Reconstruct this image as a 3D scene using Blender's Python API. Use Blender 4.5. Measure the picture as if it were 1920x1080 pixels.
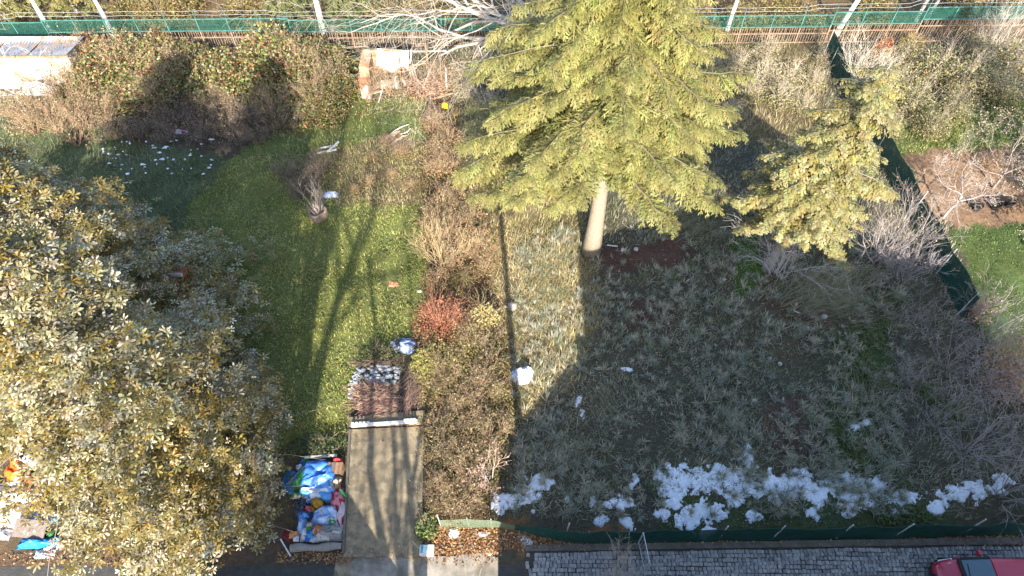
import bpy, math, random
import numpy as np
from mathutils import Vector, Matrix

# ------------------------------------------------------------------ camera, sky, sun, exposure
scene = bpy.context.scene
C = scene.collection
for o in list(bpy.data.objects):
    bpy.data.objects.remove(o)
CAM_Z, PITCH, FPX = 25.0, math.radians(53.7), 1280.0
cam_d = bpy.data.cameras.new('camera')
cam = bpy.data.objects.new('camera', cam_d)
C.objects.link(cam)
cam.location = (0, 0, CAM_Z)
cam.rotation_euler = (math.pi / 2 - PITCH, 0, 0)
cam_d.sensor_width = 36.0
cam_d.lens = 24.0
cam_d.clip_end = 2000
scene.camera = cam

SUN_EL = math.radians(28.0)
SX = -0.075                      # shadows fall towards +Y and slightly -X
world = bpy.data.worlds.new('World')
scene.world = world
world.use_nodes = True
wn = world.node_tree
for n in list(wn.nodes):
    wn.nodes.remove(n)
wo = wn.nodes.new('ShaderNodeOutputWorld')
bg = wn.nodes.new('ShaderNodeBackground')
sk = wn.nodes.new('ShaderNodeTexSky')
sk.sky_type = 'NISHITA'
sk.sun_disc = False
sk.sun_elevation = SUN_EL
sk.sun_rotation = math.pi - math.atan(SX) * -1
bg.inputs['Strength'].default_value = 0.15
wn.links.new(sk.outputs[0], bg.inputs[0])
wn.links.new(bg.outputs[0], wo.inputs[0])
sd = bpy.data.lights.new('sun', 'SUN')
sd.energy = 5.0
sd.angle = math.radians(0.5)
sd.color = (1.0, 0.93, 0.80)
sun = bpy.data.objects.new('sun', sd)
C.objects.link(sun)
ldir = Vector((SX * math.cos(SUN_EL), math.cos(SUN_EL), -math.sin(SUN_EL)))
sun.rotation_euler = ldir.to_track_quat('-Z', 'Y').to_euler()
sun.location = (0, -40, 40)
vs = scene.view_settings
vs.view_transform = 'Standard'
vs.look = 'None'
vs.exposure = 1.65
vs.gamma = 1.0
vs.use_curve_mapping = False
COT = 1.0 / math.tan(SUN_EL)

# ------------------------------------------------------------------ helpers
rng = np.random.default_rng(7)
random.seed(7)
sp, cp = math.sin(PITCH), math.cos(PITCH)

def at(px, py, z=0.0):
    """pixel of the photograph -> point on the horizontal plane z"""
    a = (px - 960.0) / FPX
    b = -(py - 540.0) / FPX
    d = np.array([a, cp + b * sp, -sp + b * cp])
    t = (CAM_Z - z) / -d[2]
    return np.array([d[0] * t, d[1] * t, z])

def proj(X, Y, Z=0.0):
    dep = Y * cp + (CAM_Z - Z) * sp
    up = Y * sp - (CAM_Z - Z) * cp
    return 960 + FPX * X / dep, 540 - FPX * up / dep

def _lat(ix, iy, seed):
    h = (ix.astype(np.int64) * 374761393 + iy.astype(np.int64) * 668265263 + seed * 982451653) & 0xFFFFFFFF
    h = ((h ^ (h >> 13)) * 1274126177) & 0xFFFFFFFF
    return ((h ^ (h >> 16)) & 0xFFFF) / 65535.0

def noise(x, y, seed=0):
    x = np.asarray(x, float); y = np.asarray(y, float)
    ix = np.floor(x); iy = np.floor(y)
    fx = x - ix; fy = y - iy
    fx = fx * fx * (3 - 2 * fx); fy = fy * fy * (3 - 2 * fy)
    a = _lat(ix, iy, seed); b = _lat(ix + 1, iy, seed); c = _lat(ix, iy + 1, seed); d = _lat(ix + 1, iy + 1, seed)
    return (a * (1 - fx) + b * fx) * (1 - fy) + (c * (1 - fx) + d * fx) * fy

def fbm(x, y, seed=0, oct=4):
    s = 0; a = .5; t = 0
    for k in range(oct):
        s = s + a * noise(x * 2 ** k, y * 2 ** k, seed + k); t += a; a *= .5
    return s / t

def tag(o, label=None, cat=None, group=None, kind=None):
    if label: o['label'] = label
    if cat: o['category'] = cat
    if group: o['group'] = group
    if kind: o['kind'] = kind
    return o

def thing(name, label, cat, loc=(0, 0, 0), group=None):
    o = bpy.data.objects.new(name, None)
    o.empty_display_size = .2
    C.objects.link(o)
    o.location = [float(v) for v in loc]
    return tag(o, label, cat, group)

class B:
    """collects geometry and links it as ONE mesh object"""
    def __init__(s):
        s.v = []; s.t = []; s.c = []; s.n = 0
    def add(s, V, T, col=(1, 1, 1)):
        V = np.asarray(V, float).reshape(-1, 3); T = np.asarray(T, int).reshape(-1, 3)
        s.v.append(V); s.t.append(T + s.n)
        col = np.asarray(col, float)
        if col.ndim == 1: col = np.tile(col, (len(V), 1))
        s.c.append(col); s.n += len(V)
        return s
    def quad(s, V, Q, col=(1, 1, 1)):
        Q = np.asarray(Q, int).reshape(-1, 4)
        return s.add(V, np.concatenate([Q[:, [0, 1, 2]], Q[:, [0, 2, 3]]]), col)
    def box(s, c, d, col=(1, 1, 1), M=None, taper=1.0):
        x, y, z = [k / 2 for k in d]
        V = np.array([[-x, -y, -z], [x, -y, -z], [x, y, -z], [-x, y, -z],
                      [-x * taper, -y * taper, z], [x * taper, -y * taper, z], [x * taper, y * taper, z], [-x * taper, y * taper, z]])
        if M is not None: V = V @ np.asarray(M).T
        V = V + np.asarray(c)
        return s.quad(V, [[3, 2, 1, 0], [4, 5, 6, 7], [0, 1, 5, 4], [1, 2, 6, 5], [2, 3, 7, 6], [3, 0, 4, 7]], col)
    def bar(s, p, q, w, h=None, col=(1, 1, 1)):
        p = np.asarray(p, float); q = np.asarray(q, float); h = h or w
        d = q - p; L = np.linalg.norm(d); d = d / L
        u = np.cross(d, [0, 0, 1]);
        if np.linalg.norm(u) < 1e-3: u = np.array([1., 0, 0])
        u = u / np.linalg.norm(u); n = np.cross(u, d)
        M = np.stack([d, u, n], 1)
        return s.box((p + q) / 2, (L, w, h), col, M)
    def tube(s, P, R, sides=5, col=(1, 1, 1), cap=True):
        P = np.asarray(P, float); R = np.broadcast_to(np.asarray(R, float), (len(P),))
        D = np.gradient(P, axis=0); D /= np.linalg.norm(D, axis=1)[:, None] + 1e-9
        ref = np.array([0, 0, 1.]) if abs(D[0, 2]) < .9 else np.array([1., 0, 0])
        U = np.cross(D, ref); U /= np.linalg.norm(U, axis=1)[:, None] + 1e-9
        W = np.cross(D, U)
        a = np.arange(sides) * 2 * np.pi / sides
        V = P[:, None, :] + R[:, None, None] * (np.cos(a)[None, :, None] * U[:, None, :] + np.sin(a)[None, :, None] * W[:, None, :])
        V = V.reshape(-1, 3); k = len(P)
        i = np.arange(k - 1)[:, None] * sides; j = np.arange(sides)[None, :]; j2 = (j + 1) % sides
        Q = np.stack([i + j, i + j2, i + sides + j2, i + sides + j], -1).reshape(-1, 4)
        T = [Q[:, [0, 1, 2]], Q[:, [0, 2, 3]]]
        if cap and sides > 2:
            f = np.array([[0, m + 1, m] for m in range(1, sides - 1)])
            e = np.array([[0, m, m + 1] for m in range(1, sides - 1)]) + (k - 1) * sides
            T += [f, e]
        return s.add(V, np.concatenate(T), col)
    def build(s, name, m, parent=None, smooth=False, origin=None):
        V = np.concatenate(s.v) if s.v else np.zeros((0, 3)); T = np.concatenate(s.t) if s.t else np.zeros((0, 3), int)
        if parent is not None and origin is None: 
            par = parent; origin = np.zeros(3)
            while par is not None:
                origin = origin + np.array(par.location); par = par.parent
        if origin is not None: V = V - np.asarray(origin)
        me = bpy.data.meshes.new(name)
        me.vertices.add(len(V)); me.vertices.foreach_set('co', V.astype(np.float32).ravel())
        me.loops.add(len(T) * 3); me.loops.foreach_set('vertex_index', T.astype(np.int32).ravel())
        me.polygons.add(len(T))
        me.polygons.foreach_set('loop_start', np.arange(0, len(T) * 3, 3, dtype=np.int32))
        me.polygons.foreach_set('loop_total', np.full(len(T), 3, np.int32))
        me.polygons.foreach_set('use_smooth', np.full(len(T), bool(smooth)))
        me.update(calc_edges=True)
        col = np.concatenate(s.c)
        at_ = me.color_attributes.new('Col', 'FLOAT_COLOR', 'POINT')
        at_.data.foreach_set('color', np.concatenate([col, np.ones((len(col), 1))], 1).astype(np.float32).ravel())
        me.materials.append(m)
        o = bpy.data.objects.new(name, me)
        C.objects.link(o)
        if parent is not None: o.parent = parent
        elif origin is not None: o.location = [float(k) for k in origin]
        return o

def copy_tree(o, parent=None):
    c = o.copy(); C.objects.link(c)
    if parent is not None: c.parent = parent
    for ch in o.children: copy_tree(ch, c)
    return c

def tagged_copy(src, loc, rotz=0, scale=1.0, label=None, group=None):
    c = copy_tree(src)
    c.location = [float(k) for k in loc]; c.rotation_euler = (0, 0, rotz); c.scale = (scale,) * 3 if np.isscalar(scale) else scale
    if label: c['label'] = label
    if group: c['group'] = group
    return c

# ------------------------------------------------------------------ materials
def newmat(name):
    m = bpy.data.materials.new(name); m.use_nodes = True
    nt = m.node_tree
    return m, nt, nt.nodes['Principled BSDF'], nt.nodes['Material Output']

def amat(name, rough=.75, trans=0.0, nscale=0, namt=0.0, spec=.25, bump=0, bscale=20, metallic=0):
    """colour from the mesh's own Col attribute, broken up by noise"""
    m, nt, p, out = newmat(name)
    a = nt.nodes.new('ShaderNodeAttribute'); a.attribute_name = 'Col'
    src = a.outputs['Color']
    tc = nt.nodes.new('ShaderNodeTexCoord')
    if nscale:
        nz = nt.nodes.new('ShaderNodeTexNoise'); nz.inputs['Scale'].default_value = nscale; nz.inputs['Detail'].default_value = 6
        nz.inputs['Roughness'].default_value = .65
        nt.links.new(tc.outputs['Object'], nz.inputs['Vector'])
        mr = nt.nodes.new('ShaderNodeMapRange'); mr.inputs[1].default_value = .25; mr.inputs[2].default_value = .75
        mr.inputs[3].default_value = 1 - namt; mr.inputs[4].default_value = 1 + namt
        nt.links.new(nz.outputs[0], mr.inputs[0])
        mx = nt.nodes.new('ShaderNodeVectorMath'); mx.operation = 'SCALE'
        nt.links.new(src, mx.inputs[0]); nt.links.new(mr.outputs[0], mx.inputs['Scale'])
        src = mx.outputs[0]
    nt.links.new(src, p.inputs['Base Color'])
    p.inputs['Roughness'].default_value = rough
    p.inputs['Specular IOR Level'].default_value = spec
    p.inputs['Metallic'].default_value = metallic
    if bump:
        bn = nt.nodes.new('ShaderNodeTexNoise'); bn.inputs['Scale'].default_value = bscale; bn.inputs['Detail'].default_value = 8
        nt.links.new(tc.outputs['Object'], bn.inputs['Vector'])
        bp = nt.nodes.new('ShaderNodeBump'); bp.inputs['Strength'].default_value = bump; bp.inputs['Distance'].default_value = .05
        nt.links.new(bn.outputs[0], bp.inputs['Height']); nt.links.new(bp.outputs[0], p.inputs['Normal'])
    if trans:
        tr = nt.nodes.new('ShaderNodeBsdfTranslucent'); nt.links.new(src, tr.inputs[0])
        mix = nt.nodes.new('ShaderNodeMixShader'); mix.inputs[0].default_value = trans
        nt.links.new(p.outputs[0], mix.inputs[1]); nt.links.new(tr.outputs[0], mix.inputs[2])
        nt.links.new(mix.outputs[0], out.inputs[0])
    return m

def pmat(name, c1, c2=None, scale=5, rough=.7, bump=0, bscale=30, metallic=0, spec=.3, coat=0, contrast=(.35, .65), c3=None, s3=1.2):
    m, nt, p, out = newmat(name)
    tc = nt.nodes.new('ShaderNodeTexCoord')
    c2 = c2 or c1
    nz = nt.nodes.new('ShaderNodeTexNoise'); nz.inputs['Scale'].default_value = scale; nz.inputs['Detail'].default_value = 8; nz.inputs['Roughness'].default_value = .65
    nt.links.new(tc.outputs['Object'], nz.inputs['Vector'])
    cr = nt.nodes.new('ShaderNodeValToRGB')
    cr.color_ramp.elements[0].position = contrast[0]; cr.color_ramp.elements[1].position = contrast[1]
    cr.color_ramp.elements[0].color = (*c1, 1); cr.color_ramp.elements[1].color = (*c2, 1)
    nt.links.new(nz.outputs[0], cr.inputs[0])
    src = cr.outputs[0]
    if c3:
        n3 = nt.nodes.new('ShaderNodeTexNoise'); n3.inputs['Scale'].default_value = s3; n3.inputs['Detail'].default_value = 5
        nt.links.new(tc.outputs['Object'], n3.inputs['Vector'])
        r3 = nt.nodes.new('ShaderNodeValToRGB'); r3.color_ramp.elements[0].position = .48; r3.color_ramp.elements[1].position = .62
        nt.links.new(n3.outputs[0], r3.inputs[0])
        mx = nt.nodes.new('ShaderNodeMix'); mx.data_type = 'RGBA'
        nt.links.new(r3.outputs[0], mx.inputs[0]); nt.links.new(src, mx.inputs[6]); mx.inputs[7].default_value = (*c3, 1)
        src = mx.outputs[2]
    nt.links.new(src, p.inputs['Base Color'])
    p.inputs['Roughness'].default_value = rough; p.inputs['Metallic'].default_value = metallic
    p.inputs['Specular IOR Level'].default_value = spec; p.inputs['Coat Weight'].default_value = coat
    if bump:
        bn = nt.nodes.new('ShaderNodeTexNoise'); bn.inputs['Scale'].default_value = bscale; bn.inputs['Detail'].default_value = 8
        nt.links.new(tc.outputs['Object'], bn.inputs['Vector'])
        bp = nt.nodes.new('ShaderNodeBump'); bp.inputs['Strength'].default_value = bump; bp.inputs['Distance'].default_value = .03
        nt.links.new(bn.outputs[0], bp.inputs['Height']); nt.links.new(bp.outputs[0], p.inputs['Normal'])
    return m

M = {}
M['ground'] = amat('ground_soil_and_turf', .95, 0, 6, .45, .1, .5, 22)
M['grass'] = amat('grass_blades', .8, .25)
M['leaf'] = amat('broad_leaves', .55, .25, spec=.35)
M['needle'] = amat('conifer_needles', .6, .10, spec=.3)
M['warmleaf'] = amat('silvery_leaves', .5, .12, spec=.35)
M['bark'] = amat('bark', .9, 0, 9, .35, .15, .6, 25)
M['twig'] = amat('twigs', .85, 0, spec=.15)
M['plain'] = amat('painted_and_plain', .6, 0, 7, .12, .3)
M['rough'] = amat('rough_mineral', .92, 0, 10, .28, .15, .5, 35)
M['plastic'] = amat('plastic_sheet', .38, 0, 5, .12, .4, .15, 12)
M['cloth'] = amat('cloth', .9, 0, 14, .22, .1, .4, 60)
M['concrete'] = pmat('weathered_concrete', (.17, .128, .078), (.35, .28, .18), 2.2, .9, .8, 30, c3=(.17, .14, .095), s3=3.5, contrast=(.3, .7))
M['asphalt'] = pmat('asphalt', (.045, .045, .047), (.075, .073, .07), 4, .9, .5, 60, c3=(.06, .058, .052), s3=.8)
M['apron'] = pmat('pale_concrete_apron', (.20, .175, .14), (.34, .30, .25), 2.4, .9, .4, 35, c3=(.16, .14, .11), s3=1.6)
M['kerb'] = pmat('kerb_concrete', (.10, .088, .07), (.17, .15, .125), 3, .92, .5, 30)
M['snow'] = pmat('old_snow', (.55, .58, .63), (.78, .80, .84), 5, .6, .7, 16, spec=.3)
M['rust'] = pmat('rusty_steel', (.20, .115, .08), (.32, .23, .17), 8, .85, .2, 40)
M['teal'] = pmat('green_painted_steel', (.035, .12, .105), (.08, .21, .19), 4, .5)
M['galv'] = pmat('galvanised_steel', (.42, .43, .44), (.60, .60, .60), 6, .5, metallic=.3)
M['white'] = pmat('chalky_white', (.62, .60, .56), (.82, .80, .76), 4, .8, .3, 20)
M['rubber'] = pmat('black_rubber', (.012, .012, .013), (.03, .03, .03), 8, .7)
M['carpaint'] = pmat('crimson_car_paint', (.42, .022, .05), (.46, .03, .06), 2, .32, spec=.5, coat=.8)
M['glass'] = pmat('windscreen_glass', (.05, .10, .13), (.07, .13, .17), 1.5, .06, spec=1.0)
M['lamp'] = pmat('headlamp_lens', (.65, .68, .70), (.85, .87, .88), 12, .12, spec=.8)
M['brick'] = pmat('red_brick', (.30, .09, .055), (.42, .16, .10), 9, .9, .4, 30)
M['render'] = pmat('grey_render', (.33, .32, .31), (.48, .46, .43), 2, .9, .3, 25)
M['plaster'] = pmat('house_plaster', (.55, .50, .42), (.66, .61, .52), 1.5, .9, .2, 25)

def netmat(name, c, hole=.25, scale=260):
    """woven shade net: fine weave with real pin holes (alpha from a fine checker)"""
    m, nt, p, out = newmat(name)
    tc = nt.nodes.new('ShaderNodeTexCoord')
    nz = nt.nodes.new('ShaderNodeTexNoise'); nz.inputs['Scale'].default_value = 3; nz.inputs['Detail'].default_value = 6
    nt.links.new(tc.outputs['Object'], nz.inputs['Vector'])
    cr = nt.nodes.new('ShaderNodeValToRGB')
    cr.color_ramp.elements[0].color = (*[k * .75 for k in c], 1); cr.color_ramp.elements[1].color = (*[k * 1.3 for k in c], 1)
    nt.links.new(nz.outputs[0], cr.inputs[0]); nt.links.new(cr.outputs[0], p.inputs['Base Color'])
    p.inputs['Roughness'].default_value = .7; p.inputs['Specular IOR Level'].default_value = .2
    w = nt.nodes.new('ShaderNodeTexWhiteNoise')
    sc = nt.nodes.new('ShaderNodeVectorMath'); sc.operation = 'SCALE'; sc.inputs['Scale'].default_value = scale
    fl = nt.nodes.new('ShaderNodeVectorMath'); fl.operation = 'FLOOR'
    nt.links.new(tc.outputs['Object'], sc.inputs[0]); nt.links.new(sc.outputs[0], fl.inputs[0]); nt.links.new(fl.outputs[0], w.inputs['Vector'])
    gt = nt.nodes.new('ShaderNodeMath'); gt.operation = 'GREATER_THAN'; gt.inputs[1].default_value = hole
    nt.links.new(w.outputs['Value'], gt.inputs[0]); nt.links.new(gt.outputs[0], p.inputs['Alpha'])
    return m
M['net'] = netmat('dark_green_shade_net', (.008, .050, .040), .06)
M['netpanel'] = netmat('teal_expanded_mesh', (.010, .062, .048), .30, 60)
M['netopen'] = netmat('open_teal_wire_mesh', (.02, .11, .085), .72, 60)
M['sunlitnet'] = netmat('sunlit_net_tone', (.14, .18, .12), .35)  # lit stretch of the street net; sunlight is put into its paler colour

# ------------------------------------------------------------------ ground zones (surface colours; the strip darkened for shade)
def inpoly(x, y, poly):
    poly = np.asarray(poly, float); r = np.zeros(x.shape, bool); j = len(poly) - 1
    for i in range(len(poly)):
        xi, yi = poly[i]; xj, yj = poly[j]
        c = ((yi > y) != (yj > y)) & (x < (xj - xi) * (y - yi) / (yj - yi + 1e-9) + xi)
        r ^= c; j = i
    return r
# name, polygon in photo pixels on the ground, ground colour, grass (colour a, colour b, height, density)
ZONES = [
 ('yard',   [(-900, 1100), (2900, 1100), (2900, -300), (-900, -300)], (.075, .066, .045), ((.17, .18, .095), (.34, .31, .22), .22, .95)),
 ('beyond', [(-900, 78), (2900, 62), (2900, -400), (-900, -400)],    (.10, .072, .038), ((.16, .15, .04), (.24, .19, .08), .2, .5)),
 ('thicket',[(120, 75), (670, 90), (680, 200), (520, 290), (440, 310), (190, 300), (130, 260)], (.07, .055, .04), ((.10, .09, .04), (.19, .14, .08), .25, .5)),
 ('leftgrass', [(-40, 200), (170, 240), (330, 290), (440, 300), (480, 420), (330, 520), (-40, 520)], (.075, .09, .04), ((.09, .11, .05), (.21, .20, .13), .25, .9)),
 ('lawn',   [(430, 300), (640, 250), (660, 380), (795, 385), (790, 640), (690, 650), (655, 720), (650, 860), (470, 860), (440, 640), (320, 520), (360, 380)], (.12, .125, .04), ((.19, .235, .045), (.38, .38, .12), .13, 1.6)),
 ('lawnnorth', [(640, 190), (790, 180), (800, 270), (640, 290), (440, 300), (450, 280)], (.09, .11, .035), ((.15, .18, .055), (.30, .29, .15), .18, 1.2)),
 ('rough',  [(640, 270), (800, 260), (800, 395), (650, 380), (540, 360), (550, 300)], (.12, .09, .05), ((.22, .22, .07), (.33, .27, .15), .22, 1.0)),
 ('strip',  [(795, 180), (850, 180), (900, 400), (945, 430), (960, 780), (930, 960), (800, 960), (790, 700)], (.07, .048, .03), ((.15, .14, .045), (.28, .20, .09), .2, .9)),  # ground coloured darker to deepen the shaded gaps between shrubs
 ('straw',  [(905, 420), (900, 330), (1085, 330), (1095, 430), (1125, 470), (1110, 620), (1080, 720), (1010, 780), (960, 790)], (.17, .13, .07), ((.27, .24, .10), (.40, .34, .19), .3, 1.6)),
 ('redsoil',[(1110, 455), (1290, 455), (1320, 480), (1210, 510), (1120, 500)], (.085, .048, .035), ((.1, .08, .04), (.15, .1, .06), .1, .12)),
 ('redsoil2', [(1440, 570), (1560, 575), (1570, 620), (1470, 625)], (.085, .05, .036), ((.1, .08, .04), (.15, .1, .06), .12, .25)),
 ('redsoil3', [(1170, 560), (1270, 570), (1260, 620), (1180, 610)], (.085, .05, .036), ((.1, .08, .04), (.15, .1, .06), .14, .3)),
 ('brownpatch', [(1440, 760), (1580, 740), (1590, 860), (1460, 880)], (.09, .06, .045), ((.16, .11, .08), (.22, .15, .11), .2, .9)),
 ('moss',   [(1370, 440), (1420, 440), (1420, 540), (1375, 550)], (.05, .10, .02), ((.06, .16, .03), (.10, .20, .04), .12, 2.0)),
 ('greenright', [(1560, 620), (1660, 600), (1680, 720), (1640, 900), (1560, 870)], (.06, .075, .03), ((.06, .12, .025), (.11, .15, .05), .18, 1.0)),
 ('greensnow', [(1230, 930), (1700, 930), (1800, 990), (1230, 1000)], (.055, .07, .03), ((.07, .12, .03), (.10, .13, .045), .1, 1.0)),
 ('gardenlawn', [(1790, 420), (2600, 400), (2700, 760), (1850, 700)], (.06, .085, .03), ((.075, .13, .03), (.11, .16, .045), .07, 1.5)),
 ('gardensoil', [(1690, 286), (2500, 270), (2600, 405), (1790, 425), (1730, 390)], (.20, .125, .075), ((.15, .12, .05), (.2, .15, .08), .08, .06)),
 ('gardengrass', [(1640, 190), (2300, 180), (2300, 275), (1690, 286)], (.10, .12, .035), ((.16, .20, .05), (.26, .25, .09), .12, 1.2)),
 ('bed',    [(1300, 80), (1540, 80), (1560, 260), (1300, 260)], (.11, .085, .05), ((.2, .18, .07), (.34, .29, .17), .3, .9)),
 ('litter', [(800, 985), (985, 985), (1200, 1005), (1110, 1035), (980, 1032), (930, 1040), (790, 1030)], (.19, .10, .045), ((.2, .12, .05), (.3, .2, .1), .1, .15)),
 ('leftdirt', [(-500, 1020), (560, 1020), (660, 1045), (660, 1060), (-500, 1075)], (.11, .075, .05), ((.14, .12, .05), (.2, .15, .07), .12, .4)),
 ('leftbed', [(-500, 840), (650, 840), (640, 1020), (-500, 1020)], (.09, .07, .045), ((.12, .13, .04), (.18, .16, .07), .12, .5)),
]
def zones(X, Y, jit=.45):
    X = np.asarray(X); Y = np.asarray(Y)
    x2 = X + (fbm(X * .8, Y * .8, 3) - .5) * 3.2 * jit + (fbm(X * 4, Y * 4, 9, 2) - .5) * 1.2 * jit
    y2 = Y + (fbm(X * .8, Y * .8, 31) - .5) * 3.2 * jit + (fbm(X * 4, Y * 4, 41, 2) - .5) * 1.2 * jit
    px, py = proj(x2, y2)
    py = np.where(y2 < 5.0, 1150, py)
    z = np.zeros(X.shape, int)
    for i, (n, poly, c, g) in enumerate(ZONES):
        z[inpoly(px, py, poly)] = i
    return z
def zg(x, y):
    """ground height: gentle lumps, flat by the street and drive"""
    x = np.asarray(x, float); y = np.asarray(y, float)
    f = np.clip((y - 7.8) / 2.0, 0, 1)
    d = np.clip(np.maximum(np.abs(x + 4.8) - 1.6, (y - 13.2)) / 1.0, 0, 1)
    return (fbm(x * .55, y * .55, 77, 3) - .5) * .28 * f * d
def G(px, py, dz=0.0):
    p = at(px, py); p[2] = float(zg(p[0], p[1])) + dz
    return p

def ground():
    b = B()
    xs = np.arange(-44, 44.01, .30); ys = np.arange(6.2, 52.01, .28)
    X, Y = np.meshgrid(xs, ys)
    Z = zg(X, Y) + (fbm(X * 3, Y * 3, 5, 3) - .5) * .05 * np.clip((Y - 7.6) / 1, 0, 1)
    edge = np.minimum(np.minimum(X + 44, 44 - X), np.minimum(52 - Y, Y - 6.2 + 1))
    Z = Z * np.clip(edge / 2, 0, 1)
    z = zones(X, Y)
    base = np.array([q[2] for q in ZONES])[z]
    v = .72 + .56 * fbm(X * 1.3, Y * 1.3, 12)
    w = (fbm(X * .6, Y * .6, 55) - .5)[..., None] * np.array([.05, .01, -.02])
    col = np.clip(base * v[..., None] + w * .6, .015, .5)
    n, m = X.shape
    idx = np.arange(n * m).reshape(n, m)
    Q = np.stack([idx[:-1, :-1], idx[:-1, 1:], idx[1:, 1:], idx[1:, :-1]], -1).reshape(-1, 4)
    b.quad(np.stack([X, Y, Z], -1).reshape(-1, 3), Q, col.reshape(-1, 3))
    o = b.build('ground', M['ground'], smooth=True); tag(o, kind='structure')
    # surrounding land out to the horizon
    b = B()
    R = 900
    o1 = np.array([[-R, -R, -.12], [R, -R, -.12], [R, R, -.12], [-R, R, -.12]])
    b.quad(o1, [[0, 1, 2, 3]], (.09, .085, .045))
    tag(b.build('terrain', M['ground']), kind='structure')
ground()

# street: asphalt, concrete drive, apron, kerb
def slab(name, pts, z0, z1, m, parent=None, kind='structure'):
    b = B(); n = len(pts)
    P = np.array([[p[0], p[1]] for p in pts])
    V = np.concatenate([np.c_[P, np.full(n, z1)], np.c_[P, np.full(n, z0)]])
    T = [[0, i, i + 1] for i in range(1, n - 1)]
    for i in range(n):
        j = (i + 1) % n
        T += [[i, n + i, n + j], [i, n + j, j]]
    b.add(V, T)
    o = b.build(name, m, parent)
    if kind: tag(o, kind=kind)
    return o
road = slab('road', [(-60, -3.5), (60, -3.5), (60, 6.28), (-60, 6.28)], -.2, .004, M['asphalt'])
# drive: four cast bays with joints, built from pixel corners
dl0, dr0, dl1, dr1 = at(644, 1046), at(791, 1046), at(657, 806), at(795, 800)
def dpt(u, v):
    a = dl0 * (1 - v) + dl1 * v; c = dr0 * (1 - v) + dr1 * v
    return a * (1 - u) + c * u
drive = slab('driveway', [dpt(0, 0), dpt(1, 0), dpt(1, 1), dpt(0, 1)], -.15, .07, M['concrete'])
for (v0, v1) in ((.005, .995),):
    slab('concrete_bay', [dpt(.02, v0), dpt(.985, v0), dpt(.985, v1), dpt(.02, v1)], .05, .085, M['concrete'], drive, None)
slab('edge_kerb', [dpt(-.012, .03), dpt(.018, .03), dpt(.018, .99), dpt(-.012, .99)], -.1, .17, M['kerb'], drive, None)
u0, u1, u2, u3 = at(656, 803), at(795, 797), at(797, 773), at(657, 786)
upper = slab('path', [u0, u1, u2, u3], -.1, .19, M['concrete'])
apron = slab('pavement', [at(780, 1110), at(934, 1110), at(934, 1046), at(905, 1036), at(850, 1043), at(791, 1044)], -.1, .03, M['apron'])
# broad apron that links the drive and the asphalt
slab('drive_mouth', [(dl0[0] - .25, 5.4), (dr0[0] - .02, 5.4), (dr0[0] - .02, dr0[1] - .01), (dl0[0] - .25, dl0[1] - .01)], -.1, .022, M['concrete'])
b = B()
a = np.linspace(0, 2 * np.pi, 40, endpoint=False)
pc = at(715, 1066)
r = .95 + .35 * noise(np.cos(a) * 2 + 5, np.sin(a) * 2, 4)
ring = np.c_[pc[0] + np.cos(a) * r * 1.0, pc[1] + np.sin(a) * r * .42, np.full(40, .0265)]
b.add(np.vstack([[[pc[0], pc[1], .03]], ring]), [[0, i + 1, (i + 1) % 40 + 1] for i in range(40)])
tag(b.build('road_patch', M['apron']), kind='structure')
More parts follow.
